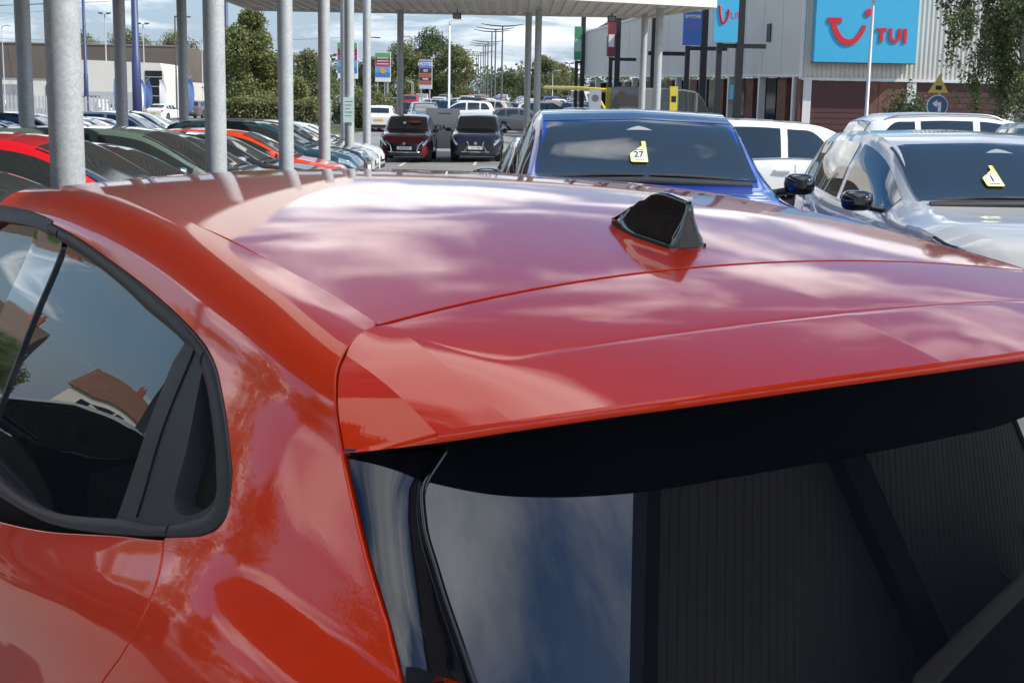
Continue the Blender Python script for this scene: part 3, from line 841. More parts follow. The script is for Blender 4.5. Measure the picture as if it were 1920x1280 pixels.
# ---- shark fin aerial
def fin(parent):
    fy0, fy1 = 0.325, 0.145              # nose, tail
    G = []
    def zr(y): return float(roofz(0, y))
    # base skirt
    nS = 26
    st = np.linspace(0, 1, nS)
    hts = []
    for t in st:
        y = fy0 + (fy1 - fy0) * t
        hw = 0.036 * min(1, (t / 0.55)) ** 0.62 * (1 - 0.10 * max(0, t - .55)) if t > 0 else 0.0005
        crest = float(np.interp(t, [0, .10, .22, .35, .48, .56, .64, .75, 1.0], [.006, .011, .022, .038, .055, .0635, .068, .070, .067]))
        tw = 0.0085 + 0.004 * (1 - t)              # blade half thickness
        bl = min(hw * .92, tw)
        ring = []
        prof = [(hw, -0.004), (hw, 0.003), (hw * 0.97, 0.007), (hw * 0.80 + bl * .2, 0.016), (hw * 0.52 + bl * .48, 0.026), (bl + 0.0065, 0.040), (bl + 0.002, 0.052), (bl * 0.95, 0.9), (bl * 0.72, 1.0), (bl * .38, 1.05)]
        for (w, h) in prof:
            if h >= 0.9: z = crest + {0.9: -0.004, 1.0: 0.0, 1.05: 0.002}[h]
            else: z = min(h, crest - 0.002 + (h / .06) * 0.002)
            ring.append((w, y, z))
        z0 = zr(y)
        full = [(-w, yy + (0.018 * 0), z0 + z) for (w, yy, z) in ring] + [(w, yy, z0 + z) for (w, yy, z) in reversed(ring)]
        G.append(full)
    G = np.array(G)
    # lean the tail edge: upper points are pulled forward at the tail
    cenT = G[-1].mean(0); t1 = (G[-1] - cenT) * [.86, 1, .97] + cenT + [0, -.0035, 0]; t2 = (G[-1] - cenT) * [.5, 1, .9] + cenT + [0, -.0048, 0]
    G = np.concatenate([G, [t1, t2]]); nS += 2
    m = MB(); m.grid(G)
    k = len(m.v); tail = list(range((nS - 1) * G.shape[1], nS * G.shape[1]))
    m.f.append(tuple(tail))
    m.f.append(tuple(reversed(range(G.shape[1]))))
    o = m.build('aerial', GLOSSBLACK, parent, angle=48)
    recalc(o)
    b = MB(); pts = [(0.0385 * (min(1, (t / 0.55)) ** 0.62 if t > 0 else 0.02), fy0 + 0.003 + (fy1 - 0.004 - fy0) * t) for t in np.linspace(0, 1, 24)]
    poly = [(x, y) for x, y in pts] + [(-x, y) for x, y in reversed(pts)]
    n = len(poly)
    b.add([(x, y, zr(y) - 0.004) for x, y in poly] + [(x * .985, y, zr(y) + 0.004) for x, y in poly],
          [tuple(range(n, 2 * n))] + [(i, (i + 1) % n, (i + 1) % n + n, i + n) for i in range(n)])
    gsk = b.build('aerial_gasket', BLACKP, o)
    recalc(gsk)
fin(CAR)

# ------------------------------------------------------------------ ground
def ground():
    xs = np.concatenate([np.linspace(-2500, -120, 8), np.linspace(-100, -8, 24), np.linspace(-7,3,21), np.linspace(6,100,24), np.linspace(120, 2500, 8)])
    ys = np.concatenate([np.linspace(-2500, -60, 6), np.linspace(-50, 60, 56), np.linspace(64, 180, 30), np.linspace(190, 400, 12), np.linspace(500, 4500, 8)])
    P = np.array([[(x, y, zg(y, x)) for x in xs] for y in ys])
    m, nt, b = new_mat('asphalt')
    t = nt.nodes.new('ShaderNodeTexCoord')
    n1 = nt.nodes.new('ShaderNodeTexNoise'); n1.inputs['Scale'].default_value = 0.35; n1.inputs['Detail'].default_value = 8
    n2 = nt.nodes.new('ShaderNodeTexNoise'); n2.inputs['Scale'].default_value = 60; n2.inputs['Detail'].default_value = 3
    for n in (n1, n2): nt.links.new(t.outputs['Object'], n.inputs['Vector'])
    r = nt.nodes.new('ShaderNodeValToRGB'); r.color_ramp.elements[0].position = .3; r.color_ramp.elements[1].position = .72
    r.color_ramp.elements[0].color = (.20, .198, .19, 1); r.color_ramp.elements[1].color = (.32, .315, .30, 1)
    nt.links.new(n1.outputs[0], r.inputs[0])
    mx = nt.nodes.new('ShaderNodeMixRGB'); mx.blend_type = 'MULTIPLY'; mx.inputs[0].default_value = .35
    nt.links.new(r.outputs[0], mx.inputs[1]); nt.links.new(n2.outputs[0], mx.inputs[2]); nt.links.new(mx.outputs[0], b.inputs['Base Color'])
    b.inputs['Roughness'].default_value = .85
    bp = nt.nodes.new('ShaderNodeBump'); bp.inputs['Strength'].default_value = .4; bp.inputs['Distance'].default_value = .01
    nt.links.new(n2.outputs[0], bp.inputs['Height']); nt.links.new(bp.outputs[0], b.inputs['Normal'])
    MATS['asphalt'] = m
    g = MB(); g.grid(P)
    o = g.build('ground', m, smooth=True); tag(o, kind='structure')
ground()
# ------------------------------------------------------------------ canopy over the parking bays
GALV = pm('galvanised_steel', (0.44, 0.465, 0.46), 0.55, metal=0.25, noise_amt=0.10, noise_scale=6, bump=0.06, bump_scale=40)
_nt = GALV.node_tree
# spangle of the zinc
_v = _nt.nodes.new('ShaderNodeTexVoronoi'); _v.inputs['Scale'].default_value = 55
_tc = _nt.nodes.new('ShaderNodeTexCoord'); _nt.links.new(_tc.outputs['Object'], _v.inputs['Vector'])
_mr = _nt.nodes.new('ShaderNodeMapRange'); _mr.inputs['To Min'].default_value = .90; _mr.inputs['To Max'].default_value = 1.12
_sp = _nt.nodes.new('ShaderNodeSeparateXYZ'); _nt.links.new(_v.outputs['Color'], _sp.inputs[0]); _nt.links.new(_sp.outputs[0], _mr.inputs[0])
_b = _nt.nodes['Principled BSDF']; _old = _b.inputs['Base Color'].links[0].from_socket
_m2 = _nt.nodes.new('ShaderNodeVectorMath'); _m2.operation = 'SCALE'; _nt.links.new(_old, _m2.inputs[0]); _nt.links.new(_mr.outputs[0], _m2.inputs['Scale']); _nt.links.new(_m2.outputs[0], _b.inputs['Base Color'])
CREAM = pm('cream_fascia', (0.82, 0.76, 0.66), 0.5, noise_amt=0.06, noise_scale=1.5)
PALESOFFIT = pm('pale_soffit', (0.74, 0.70, 0.64), 0.6, noise_amt=0.05, noise_scale=0.8)
SOFFIT = pm('soffit_sheet', (0.50, 0.46, 0.41), 0.6, noise_amt=0.08, noise_scale=0.8)
DARKSOFFIT = pm('dark_soffit', (0.42, 0.42, 0.43), 0.55, noise_amt=0.1, noise_scale=1)
CZ0, CZ1, CZS = 4.55, 5.85, 4.98
def rowx(x0, y): return x0 - 0.04 * y
INX = lambda y: -2.55 - 0.057 * y             # inner (yard side) edge of the canopy arm
canopy = empty('parking_canopy', (-5, 20, 0), 0, 'long galvanised post canopy with ribbed soffit and cream fascia over the parking bays', 'canopy')
def wloc(P, o): return [(p[0] - o.location.x, p[1] - o.location.y, p[2] - o.location.z) for p in P]
# outline in plan: left arm along the bays, far arm across the end of the yard
far0, far1 = 50.0, 55.5
plan = [(-12.6, -9), (INX(-9), -9), (INX(20), 20), (INX(39), 39), (-14.4, 39), (-13.6, 20)]  # unseen outer side widened so the red car's rear pillar mirrors soffit, not sky
def tri_poly(poly, z, holes=None):
    r = delaunay_2d_cdt([Vector(p) for p in poly], [], [tuple(range(len(poly)))], 1, 1e-6)
    return [(v.x, v.y, z) for v in r[0]], [tuple(f) for f in r[2]]
def roof_of(canopy, plan, zs, z0, z1, xr0, xr1, step, SOFFIT=SOFFIT):
    m = MB(); v, f = tri_poly(plan, zs); m.add(wloc(v, canopy), f); v, f = tri_poly(plan, zs + .05); m.add(wloc(v, canopy), f)
    m.build('roof_sheet', SOFFIT, canopy)
    if xr0 is None:                                       # ribs along the depth, each a strip of its own
        x = -10.1
        while x < 6.6:
            y0 = 41.1 + (x + 10.4) / 17.3 * (far0 - 42.2); y1 = far1 - .1 if x < 5.2 else far1 - .1 - (x - 5.2) * 3.8
            if y1 - y0 > .3: MB().box(x - canopy.location.x, x + .2 - canopy.location.x, y0 - canopy.location.y, y1 - canopy.location.y, zs - .06, zs - .003).build('soffit_rib', SOFFIT, canopy)
            x += .42
    rb = MB(); y = min(p[1] for p in plan) + .1 + (0 if xr0 else 999)          # ribs of the trapezoidal sheet run across
    while y < max(p[1] for p in plan) - .2:
        rb.box(xr0(y) - canopy.location.x, xr1(y) - canopy.location.x, y - canopy.location.y, y + step * .43 - canopy.location.y, zs - .06, zs - .003)
        y += step
    if xr0: rb.build('soffit_rib', SOFFIT, canopy)['kind'] = 'stuff'
    for i in range(len(plan)):
        p, q = Vector((*plan[i], 0)), Vector((*plan[(i + 1) % len(plan)], 0)); d = (q - p).normalized(); nrm_ = Vector((-d.y, d.x, 0)) * 0.06
        L = (q - p).length; n = max(1, int(L / 4))
        for k in range(n):
            a = p + d * (L * k / n + 0.004); b = p + d * (L * (k + 1) / n - 0.004); mm = MB()
            mm.add(wloc([(*(a + nrm_).xy, z0), (*(b + nrm_).xy, z0), (*(b - nrm_).xy, z0), (*(a - nrm_).xy, z0),
                         (*(a + nrm_).xy, z1), (*(b + nrm_).xy, z1), (*(b - nrm_).xy, z1), (*(a - nrm_).xy, z1)], canopy),
                   [(0, 3, 2, 1), (4, 5, 6, 7), (0, 1, 5, 4), (1, 2, 6, 5), (2, 3, 7, 6), (3, 0, 4, 7)])
            mm.build('fascia_panel', CREAM, canopy)
roof_of(canopy, plan, CZS, CZ0, CZ1, lambda y: -12.5 - .04 * max(0, y), lambda y: INX(y) - .07, .28)
farc = empty('end_canopy', (-2, 48, 0), 0, 'pale ribbed canopy across the end of the yard over two parked SUVs', 'canopy')
fplan_ = [(-10.4, 41), (6.9, far0 - 1.2), (5.25, far1), (-10.6, far1)]
roof_of(farc, fplan_, 5.2, 5.07, 5.5, None, None, .42, PALESOFFIT)
def post(x, y, r=0.125, top=4.92, canopy=canopy):
    mm = MB(); z0 = zg(y, x); cx, cy = x - canopy.location.x, y - canopy.location.y
    mm.tube([(cx, cy, z0 + 0.02), (cx, cy, z0 + 1.2), (cx, cy, top)], r, 28)
    o = mm.build('post', GALV, canopy, angle=40)
    mm = MB(); mm.tube([(cx, cy, z0), (cx, cy, z0 + 0.03)], r * 1.8, 20); mm.build('base_plate', GALV, o, angle=40)
    return o
for i, y in enumerate([-2.7, 3.7, 10.06, 16.2, 22.7, 29.1, 35.6]):
    if y > 9: post(rowx(-2.9, y), y)
    if y not in (3.7,): post(rowx(-7.19, y), y)
    if y < 36 and i % 2 == 0: post(rowx(-12.0, y), y)
post(rowx(-2.9, 42.2), 42.2, .125, 5.13, farc); post(-5.4, 43.2, .125, 5.13, farc)
for x, y, r in ((0.42, 54.6, .13), (0.78, 52.6, .13), (4.95, 54.4, .13), (5.15, 50.6, .14), (-4.6, 54.4, .13)):
    post(x, y, r, 5.13, farc)
# small sign fixed to a post
m = MB(); m.box(-0.14, 0.14, -0.012, 0.012, -0.32, 0.32)
NOTICE = pm('pale_green_board', (0.62, 0.80, 0.72), 0.5)
x_, y_ = rowx(-2.9, 35.6), 35.6 - .14
o = m.build('notice_board', NOTICE, None, loc=(x_, y_, 1.42)); tag(o, 'small pale green notice board fixed to a galvanised canopy post', 'sign')
for k in range(5):
    MB().box(-0.10, 0.10 - 0.03 * (k % 3), -0.014, -0.0125, 0.20 - 0.09 * k, 0.225 - 0.09 * k).build('notice_line', pm('grey_ink', (.25, .3, .3), .6), o)
# floodlights under the far edge
for x, y, fl in ((-2.35, 53.5, 'above the two parked SUVs'), (3.6, 53.5, 'towards its corner by the retail store')):
    e = empty('floodlight', (x, y, 5.13), 0, 'black floodlight under the end canopy ' + fl, 'lamp', 'floodlights under the canopy')
    MB().box(-.16, .16, -.10, .10, -.34, -.12).build('lamp_head', BLACKP, e)
    MB().box(-.13, .13, -.106, -.10, -.32, -.15).build('lens', pm('lens_grey', (.3, .32, .34), .15), e)
    MB().box(-.02, .02, -.02, .02, -.12, 0.0).build('bracket', BLACKP, e)
# ------------------------------------------------------------------ forecourt roof on the right, behind the camera's right shoulder
fc = empty('forecourt_roof', (6, 1.5, 0), 0, 'dark ribbed flat roof on posts over the display forecourt', 'canopy')
fplan = [(2.52, -3.5), (2.52, 5.6), (6.2, 5.6), (8.5, 3.4), (11, 1.0), (11, -3.5)]
v, f = tri_poly(fplan, 5.0); m = MB(); m.add(wloc(v, fc), f); v, f = tri_poly(fplan, 5.10); m.add(wloc(v, fc), f); m.build('roof_sheet', DARKSOFFIT, fc)
rb = MB(); x = 2.60
while x < 10.8:
    y1 = 5.5 if x < 6.2 else 5.5 - (x - 6.2) * 0.95
    rb.box(x - 6, x + 0.037 - 6, -3.4 - 1.5, y1 - 1.5, 4.9945, 4.998); x += 0.075
rb.build('soffit_rib', DARKSOFFIT, fc)['kind'] = 'stuff'
for i in range(len(fplan)):
    p, q = Vector((*fplan[i], 0)), Vector((*fplan[(i + 1) % len(fplan)], 0)); d = (q - p).normalized(); nn = Vector((-d.y, d.x, 0)) * 0.05
    MB().add(wloc([(*(p + nn).xy, 4.95), (*(q + nn).xy, 4.95), (*(q - nn).xy, 4.95), (*(p - nn).xy, 4.95), (*(p + nn).xy, 5.12), (*(q + nn).xy, 5.12), (*(q - nn).xy, 5.12), (*(p - nn).xy, 5.12)], fc),
             [(0, 3, 2, 1), (4, 5, 6, 7), (0, 1, 5, 4), (1, 2, 6, 5), (2, 3, 7, 6), (3, 0, 4, 7)]).build('fascia', pm('grey_fascia', (.07, .07, .075), .5), fc)
for (x, y) in ((4.2, -2.6), (9.6, -2.6), (9.4, 1.2), (6.9, 3.6)):
    MB().tube([(x - 6, y - 1.5, 0), (x - 6, y - 1.5, 4.95)], 0.11, 20).build('post', GALV, fc, angle=40)
m = MB(); a, b = Vector((2.6, 3.3)), Vector((9, -1.2)); d = (b - a).normalized(); nn = Vector((-d.y, d.x)) * .16
m.add(wloc([(*(a + nn), 4.7), (*(b + nn), 4.7), (*(b - nn), 4.7), (*(a - nn), 4.7), (*(a + nn), 4.95), (*(b + nn), 4.95), (*(b - nn), 4.95), (*(a - nn), 4.95)], fc),
      [(0, 3, 2, 1), (4, 5, 6, 7), (0, 1, 5, 4), (1, 2, 6, 5), (2, 3, 7, 6), (3, 0, 4, 7)]); m.build('beam', pm('beam_black', (.02, .02, .022), .5), fc)

lp = [(4.35, .9), (4.5, 1.3), (6.35, 3.3), (9.0, 2.2), (9.0, -3.0), (4.2, -3.0)]
m = MB(); m.prism([(p[0] - 6, p[1] - 1.5) for p in lp], 'z', 4.52, 4.60); m.build('hanging_panel', pm('panel_black', (.03, .03, .033), .6), fc)
MB().tube([(p[0] - 6, p[1] - 1.5, 4.55) for p in (lp[5], lp[0], lp[1], lp[2], lp[3])], .05, 8).build('panel_trim', pm('trim_pale', (.5, .5, .5), .5), fc, smooth=True)
for p in ((4.6, .8), (6.3, 2.9), (8.6, 1.8), (4.6, -2.6), (8.6, -2.6)): MB().tube([(p[0] - 6, p[1] - 1.5, 4.6), (p[0] - 6, p[1] - 1.5, 4.99)], .03, 6).build('hanger', GALV, fc)

# ------------------------------------------------------------------ car builder for the parked cars
def spec(**k): return k
SUV = spec(L=4.5, H=1.66, wheel=.35, axles=(.86, 3.56), clear=.24,
    zr=[(0, .66), (.10, .82), (.35, .95), (.75, 1.03), (1.08, 1.08), (1.22, 1.15), (1.98, 1.585), (2.25, 1.635), (2.8, 1.66), (3.5, 1.64), (4.02, 1.585), (4.14, 1.53), (4.38, 1.12), (4.46, 1.0), (4.5, .92)],
    zb=[(0, .62), (.10, .74), (.35, .86), (1.1, .985), (2.5, 1.03), (3.8, 1.075), (4.3, 1.06), (4.46, .96), (4.5, .88)],
    pw=[(0, .60), (.08, .72), (.3, .84), (.8, .905), (2, .92), (3.6, .92), (4.15, .865), (4.4, .80), (4.5, .70)],
    ws=(1.16, 2.0), rw=(4.12, 4.37), glass=(1.30, 2.02, 3.72, 4.10), bp=(2.52, 2.60), cp=(3.42, 3.48), top=.70)
HATCH = spec(L=4.1, H=1.48, wheel=.315, axles=(.80, 3.36), clear=.19,
    zr=[(0, .58), (.10, .72), (.35, .83), (.75, .91), (1.02, .96), (1.15, 1.02), (1.95, 1.41), (2.2, 1.455), (2.7, 1.48), (3.3, 1.455), (3.72, 1.39), (3.84, 1.33), (4.0, 1.0), (4.06, .88), (4.1, .8)],
    zb=[(0, .55), (.10, .66), (.35, .77), (1.05, .89), (2.4, .93), (3.5, .985), (3.9, .98), (4.05, .86), (4.1, .78)],
    pw=[(0, .56), (.08, .68), (.3, .80), (.8, .865), (2, .88), (3.3, .88), (3.8, .82), (4.02, .74), (4.1, .64)],
    ws=(1.10, 1.97), rw=(3.82, 4.0), glass=(1.22, 1.98, 3.40, 3.74), bp=(2.42, 2.50), cp=(3.16, 3.22), top=.68)
ESTATE = spec(L=4.6, H=1.50, wheel=.325, axles=(.88, 3.60), clear=.18,
    zr=[(0, .58), (.10, .72), (.35, .83), (.8, .91), (1.20, .96), (1.35, 1.02), (2.12, 1.42), (2.4, 1.47), (3.0, 1.50), (3.8, 1.46), (4.25, 1.38), (4.36, 1.32), (4.52, .98), (4.57, .88), (4.6, .8)],
    zb=[(0, .55), (.10, .66), (.35, .77), (1.2, .90), (2.6, .93), (3.9, .99), (4.4, .98), (4.56, .86), (4.6, .78)],
    pw=[(0, .56), (.08, .70), (.3, .82), (.9, .885), (2, .90), (3.7, .90), (4.3, .83), (4.52, .76), (4.6, .66)],
    ws=(1.28, 2.14), rw=(4.34, 4.52), glass=(1.42, 2.15, 3.85, 4.24), bp=(2.60, 2.68), cp=(3.40, 3.46), top=.68)
SALOON = dict(ESTATE, H=1.46,
    zr=[(0, .58), (.10, .72), (.35, .82), (.8, .90), (1.20, .95), (1.35, 1.01), (2.15, 1.40), (2.4, 1.44), (2.9, 1.46), (3.4, 1.42), (3.62, 1.37), (4.12, 1.08), (4.25, 1.04), (4.52, 1.0), (4.57, .9), (4.6, .8)],
    rw=(3.64, 4.10), glass=(1.42, 2.15, 3.40, 3.86), cp=(3.24, 3.29))
VAN = spec(L=5.9, H=2.45, wheel=.35, axles=(.95, 4.55), clear=.26,
    zr=[(0, .80), (.10, 1.0), (.45, 1.18), (.78, 1.30), (.9, 1.38), (1.75, 2.20), (2.05, 2.36), (2.6, 2.43), (4.5, 2.45), (5.6, 2.42), (5.82, 2.36), (5.87, 2.1), (5.88, 1.5), (5.9, 1.2)],
    zb=[(0, .75), (.10, .9), (.45, 1.05), (1.0, 1.20), (2.5, 1.25), (5.6, 1.25), (5.85, 1.22), (5.9, 1.1)],
    pw=[(0, .70), (.08, .82), (.3, .93), (.8, 1.0), (2, 1.02), (5.3, 1.02), (5.8, .99), (5.87, .96), (5.9, .92)],
    ws=(.92, 1.74), rw=(5.83, 5.87), glass=(1.12, 1.72, 5.1, 5.2), bp=(2.05, 2.2), cp=(3.5, 3.62), top=.84)
SMALLVAN = spec(L=4.4, H=1.84, wheel=.32, axles=(.85, 3.55), clear=.2,
    zr=[(0, .66), (.10, .80), (.4, .97), (.85, 1.07), (1.0, 1.13), (1.8, 1.68), (2.1, 1.78), (2.6, 1.83), (4.1, 1.84), (4.3, 1.80), (4.37, 1.6), (4.38, 1.1), (4.4, .9)],
    zb=[(0, .62), (.10, .75), (.4, .88), (1.0, 1.0), (2.5, 1.05), (4.1, 1.07), (4.35, 1.04), (4.4, .85)],
    pw=[(0, .60), (.08, .72), (.3, .84), (.8, .90), (2, .915), (4.0, .915), (4.33, .88), (4.38, .85), (4.4, .80)],
    ws=(1.02, 1.80), rw=(4.33, 4.375), glass=(1.2, 1.80, 2.5, 2.58), bp=(9, 9.1), cp=(9, 9.1), top=.76)
NR = 11
class Loft:
    def __init__(s, sp):
        s.sp = sp
        a = np.linspace(0, sp['L'], 400)
        s.a = a
        s.zr = cubic(*np.array(sp['zr'], float).T, a); s.zb = cubic(*np.array(sp['zb'], float).T, a); s.w = cubic(*np.array(sp['pw'], float).T, a)
        s.zr = np.maximum(s.zr, s.zb + 0.012)
    def sec(s, p):
        """half section (11,2) at distance p from the front"""
        zr, zb, w = (np.interp(p, s.a, q) for q in (s.zr, s.zb, s.w))
        sp = s.sp; g = min(1, max(0, (zr - zb - .05) / .42)); cl = sp['clear']
        if p < .25: cl += .0
        wt = w * (.80 * (1 - g) + sp['top'] * g / .92 * (1 if sp['H'] < 2 else 1.06))
        e = .006 + .062 * g; h = zr - zb
        pts = [(w * .90, cl), (w * .985, cl + .09), (w, cl + .25 * (zb - cl) + .06), (w, zb - .20 * (zb - cl)), (w * .985, zb - .035), (w * .958, zb + .004),
               (w * .958 + (wt - w * .958) * .52 + .012 * g, zb + (h - e) * .55), (wt, zr - e), (wt * .93, zr - e * .38), (wt * .55, zr - .012 * g - .002), (0, zr)]
        pts = np.array(pts)
        for ax in sp['axles']:
            ra = sp['wheel'] + .05; d = p - ax
            if abs(d) < ra:
                za = sp['wheel'] + math.sqrt(ra * ra - d * d)
                pts[:3, 1] = np.maximum(pts[:3, 1], [za, za + .004, za + .008]); pts[3, 1] = max(pts[3, 1], za + .03)
        return pts
    def side(s, p, z):
        q = s.sec(p)[3:9]
        return float(np.interp(z, q[:, 1], q[:, 0]))
    def P(s, p, k):
        q = s.sec(p); return np.array([np.interp(k, range(NR), q[:, 0]), s.sp['L'] / 2 - p, np.interp(k, range(NR), q[:, 1])])
def grid_patch(G, off=0.0):
    G = np.asarray(G, float)
    a = np.gradient(G, axis=0); b = np.gradient(G, axis=1); n = np.cross(a, b); n /= np.linalg.norm(n, axis=2)[..., None] + 1e-12
    return G + n * off, n
_CARMESH = {}
def slab(G, off, flip=False, thick=0.02):
    """surface patch lifted off the body, with skirt edges; G rows x cols x 3 right-hand side"""
    G2, n = grid_patch(G, 0)
    cen = np.array([0, 0, .7]); 
    if np.sum((G2 - cen) * n) < 0: n = -n
    T = G2 + n * off; m = MB(); m.grid(T)
    k = len(m.v); r, c = T.shape[:2]
    idx = [(0, j) for j in range(c)] + [(i, c - 1) for i in range(1, r)] + [(r - 1, j) for j in range(c - 2, -1, -1)] + [(i, 0) for i in range(r - 2, 0, -1)]
    for (i, j) in idx: m.v.append(tuple(T[i, j] - n[i, j] * thick))
    N = len(idx)
    for q in range(N):
        a, b = idx[q], idx[(q + 1) % N]
        m.f.append((a[0] * c + a[1], k + q, k + (q + 1) % N, b[0] * c + b[1]))
    return m
def car_meshes(name, sp, detail):
    key = (name, detail)
    if key in _CARMESH: return _CARMESH[key]
    lo = Loft(sp); L = sp['L']; out = []
    def keep(mb, nm, mat, angle=30, fix=True):
        o = mb.build(nm, BLACKP if isinstance(mat, str) else mat, None, angle=angle)
        if fix: recalc(o)
        d = o.data; bpy.data.objects.remove(o); out.append((nm, d, mat)); return d
    # body
    st = [0, .015, .04, .07, .10, .15, .2, .28, .35]
    for ax in sp['axles']:
        ra = sp['wheel'] + .05
        st += [ax + ra * c for c in (-1.001, -.99, -.95, -.87, -.75, -.55, -.3, 0, .3, .55, .75, .87, .95, .99, 1.001)]
    st += list(np.arange(.5, L - .4, .16 if detail else .26)) + [L - x for x in (.4, .3, .22, .15, .1, .06, .03, .012, 0)]
    st += [p[0] for p in sp['zr']] + (list(np.linspace(sp['ws'][0], sp['ws'][1], 14)) if detail else [])
    st = np.unique(np.round(st, 3)); st = st[(st >= 0) & (st <= L)]
    R_ = []
    for p in st:
        q = lo.sec(p); y = L / 2 - p
        R_.append([(-x, y, z) for x, z in q] + [(x, y, z) for x, z in q[::-1][1:]])
    m = MB(); m.grid(R_); c = len(R_[0])
    m.f.append(tuple(range(c))); m.f.append(tuple(reversed(range((len(st) - 1) * c, len(st) * c))))
    m.f.append(tuple([0, c - 1, len(st) * c - 1, (len(st) - 1) * c]))
    keep(m, 'body', 'PAINT', 32)
    # windscreen and rear window
    def screen(p0, p1, nm, inset, mat, k1=7.25, n=20):
        G = []
        for p in np.linspace(p0, p1, n):
            q = lo.sec(p); xs = np.linspace(-1, 1, 15) * (np.interp(k1, range(NR), q[:, 0]) - inset)
            o = np.argsort(q[5:, 0]); zz = np.interp(np.abs(xs), q[5:, 0][o], q[5:, 1][o])
            G.append(np.stack([xs, np.full(15, L / 2 - p), zz], 1))
        keep(slab(G, .009), nm, mat, 50)
    a, b = sp['ws']; screen(a + .02, b - .03, 'windscreen', .015, GLASS)
    if sp['rw'][1] < 90: 
        a, b = sp['rw']; screen(a + .01, b - .02, 'rear_window', .05, GLASS, 7.1)
    # side windows
    g0, g1, g2, g3 = sp['glass']
    segs = [(g0, sp['bp'][0]), (sp['bp'][1], sp['cp'][0]), (sp['cp'][1], g3)]
    if name == 'VAN': segs = [(g0, 2.05), (2.2, 3.5), (3.62, 5.1)]
    if name == 'SMALLVAN': segs = [(g0, 2.55)]
    for s in (-1, 1):
        for (p0, p1) in segs:
            if p1 - p0 < .06: continue
            lowr, upr = [], []
            G = []
            pp = np.linspace(p0 + .015, p1 - .015, 14)
            cols = []
            for p in pp:
                q = lo.sec(p); zl = np.interp(p, lo.a, lo.zb) + .035; zt = q[7, 1] - .035
                f = 1.0
                if p < g1: f = min(1, (p - g0) / (g1 - g0) * .97 + .03)
                if p > g2: f = min(f, max(.05, 1 - ((p - g2) / (g3 - g2)) ** 2.2))
                zt = zl + (zt - zl) * max(.02, f) if p >= g1 else min(zt, zl + (zt - zl) * 1.0)
                zt = max(zt, zl + .012)
                cols.append([(lo.side(p, z) * s, L / 2 - p, z) for z in np.linspace(zl, zt, 5)])
            keep(slab(np.array(cols), .005), 'side_window', GLASS, 50)
    # lamps
    for s in (-1, 1):
        def patch(p0, p1, k0, k1, nm, mat, n=8):
            G = [[lo.P(p, k) * [s, 1, 1] for k in np.linspace(k0, k1, 5)] for p in np.linspace(p0, p1, n)]
            keep(slab(np.array(G), .008), nm, mat, 50)
        if sp['H'] < 2: patch(.035, .40, 3.15, 4.6, 'headlamp', LAMPGLASS); patch(L - .22, L - .012, 3.1, 5.0, 'tail_lamp', TAILRED)
        else: patch(.05, .40, 3.0, 4.4, 'headlamp', LAMPGLASS); patch(L - .16, L - .01, 2.2, 4.4, 'tail_lamp', TAILRED)
    # nose: grille, intake
    zf = lo.sec(0.0)[10, 1]; cl = sp['clear']; wf = sp['pw'][0][1]
    m = MB(); m.box(-wf * .72, wf * .72, L / 2 - .02, L / 2 + .014, zf - .19, zf - .045); 
    keep(m, 'grille', GLOSSBLACK, 30)
    m = MB(); m.box(-wf * .85, wf * .85, L / 2 - .02, L / 2 + .012, cl + .02, cl + .13); keep(m, 'lower_intake', BLACKP, 30)
    for yy, mat, sg in ((L / 2 + .02, WHITEPLATE, 1), (-L / 2 - .02, YELLOWPLATE, -1)):
        m = MB(); m.box(-.26, .26, min(yy, yy - .02 * sg), max(yy, yy - .02 * sg), .45 if sg > 0 else .62, .56 if sg > 0 else .73); keep(m, 'number_plate', mat, 30)
    m = MB(); m.box(-wf * .9, wf * .9, -L / 2 - .012, -L / 2 + .03, cl + .02, cl + .2); keep(m, 'rear_skirt', BLACKP, 30)
    # mirrors
    for s in (-1, 1):
        pm_ = sp['glass'][0] + .10; x = lo.side(pm_, np.interp(pm_, lo.a, lo.zb) + .03); z = np.interp(pm_, lo.a, lo.zb) + .06; y = L / 2 - pm_
        m = MB(); n = 14; rings = []
        for t, rr in ((-.07, .35), (-.055, .75), (-.02, .98), (.02, 1.0), (.045, .93)):
            rings.append([(s * (x + .16 + .10 * math.copysign(abs(math.cos(q)) ** .6, math.cos(q)) * rr), y - t, z + .04 + .07 * math.copysign(abs(math.sin(q)) ** .6, math.sin(q)) * rr) for q in np.linspace(0, 2 * math.pi, n + 1)])
        m.grid(rings); m.f.append(tuple(range(n))); m.f.append(tuple(4 * (n + 1) + i for i in range(n)))
        keep(m, 'door_mirror', 'MIRROR', 50)
        if detail: keep(MB().tube([(s * (x - .02), y, z - .02), (s * (x + .09), y - .005, z)], .022, 8), 'mirror_arm', BLACKP, 60)
    m = MB(); m.box(-wf * 1.15, wf * 1.15, -L / 2 + .25, L / 2 - .25, cl - .03, cl + .22); keep(m, 'underbody', SEALANT, 30)
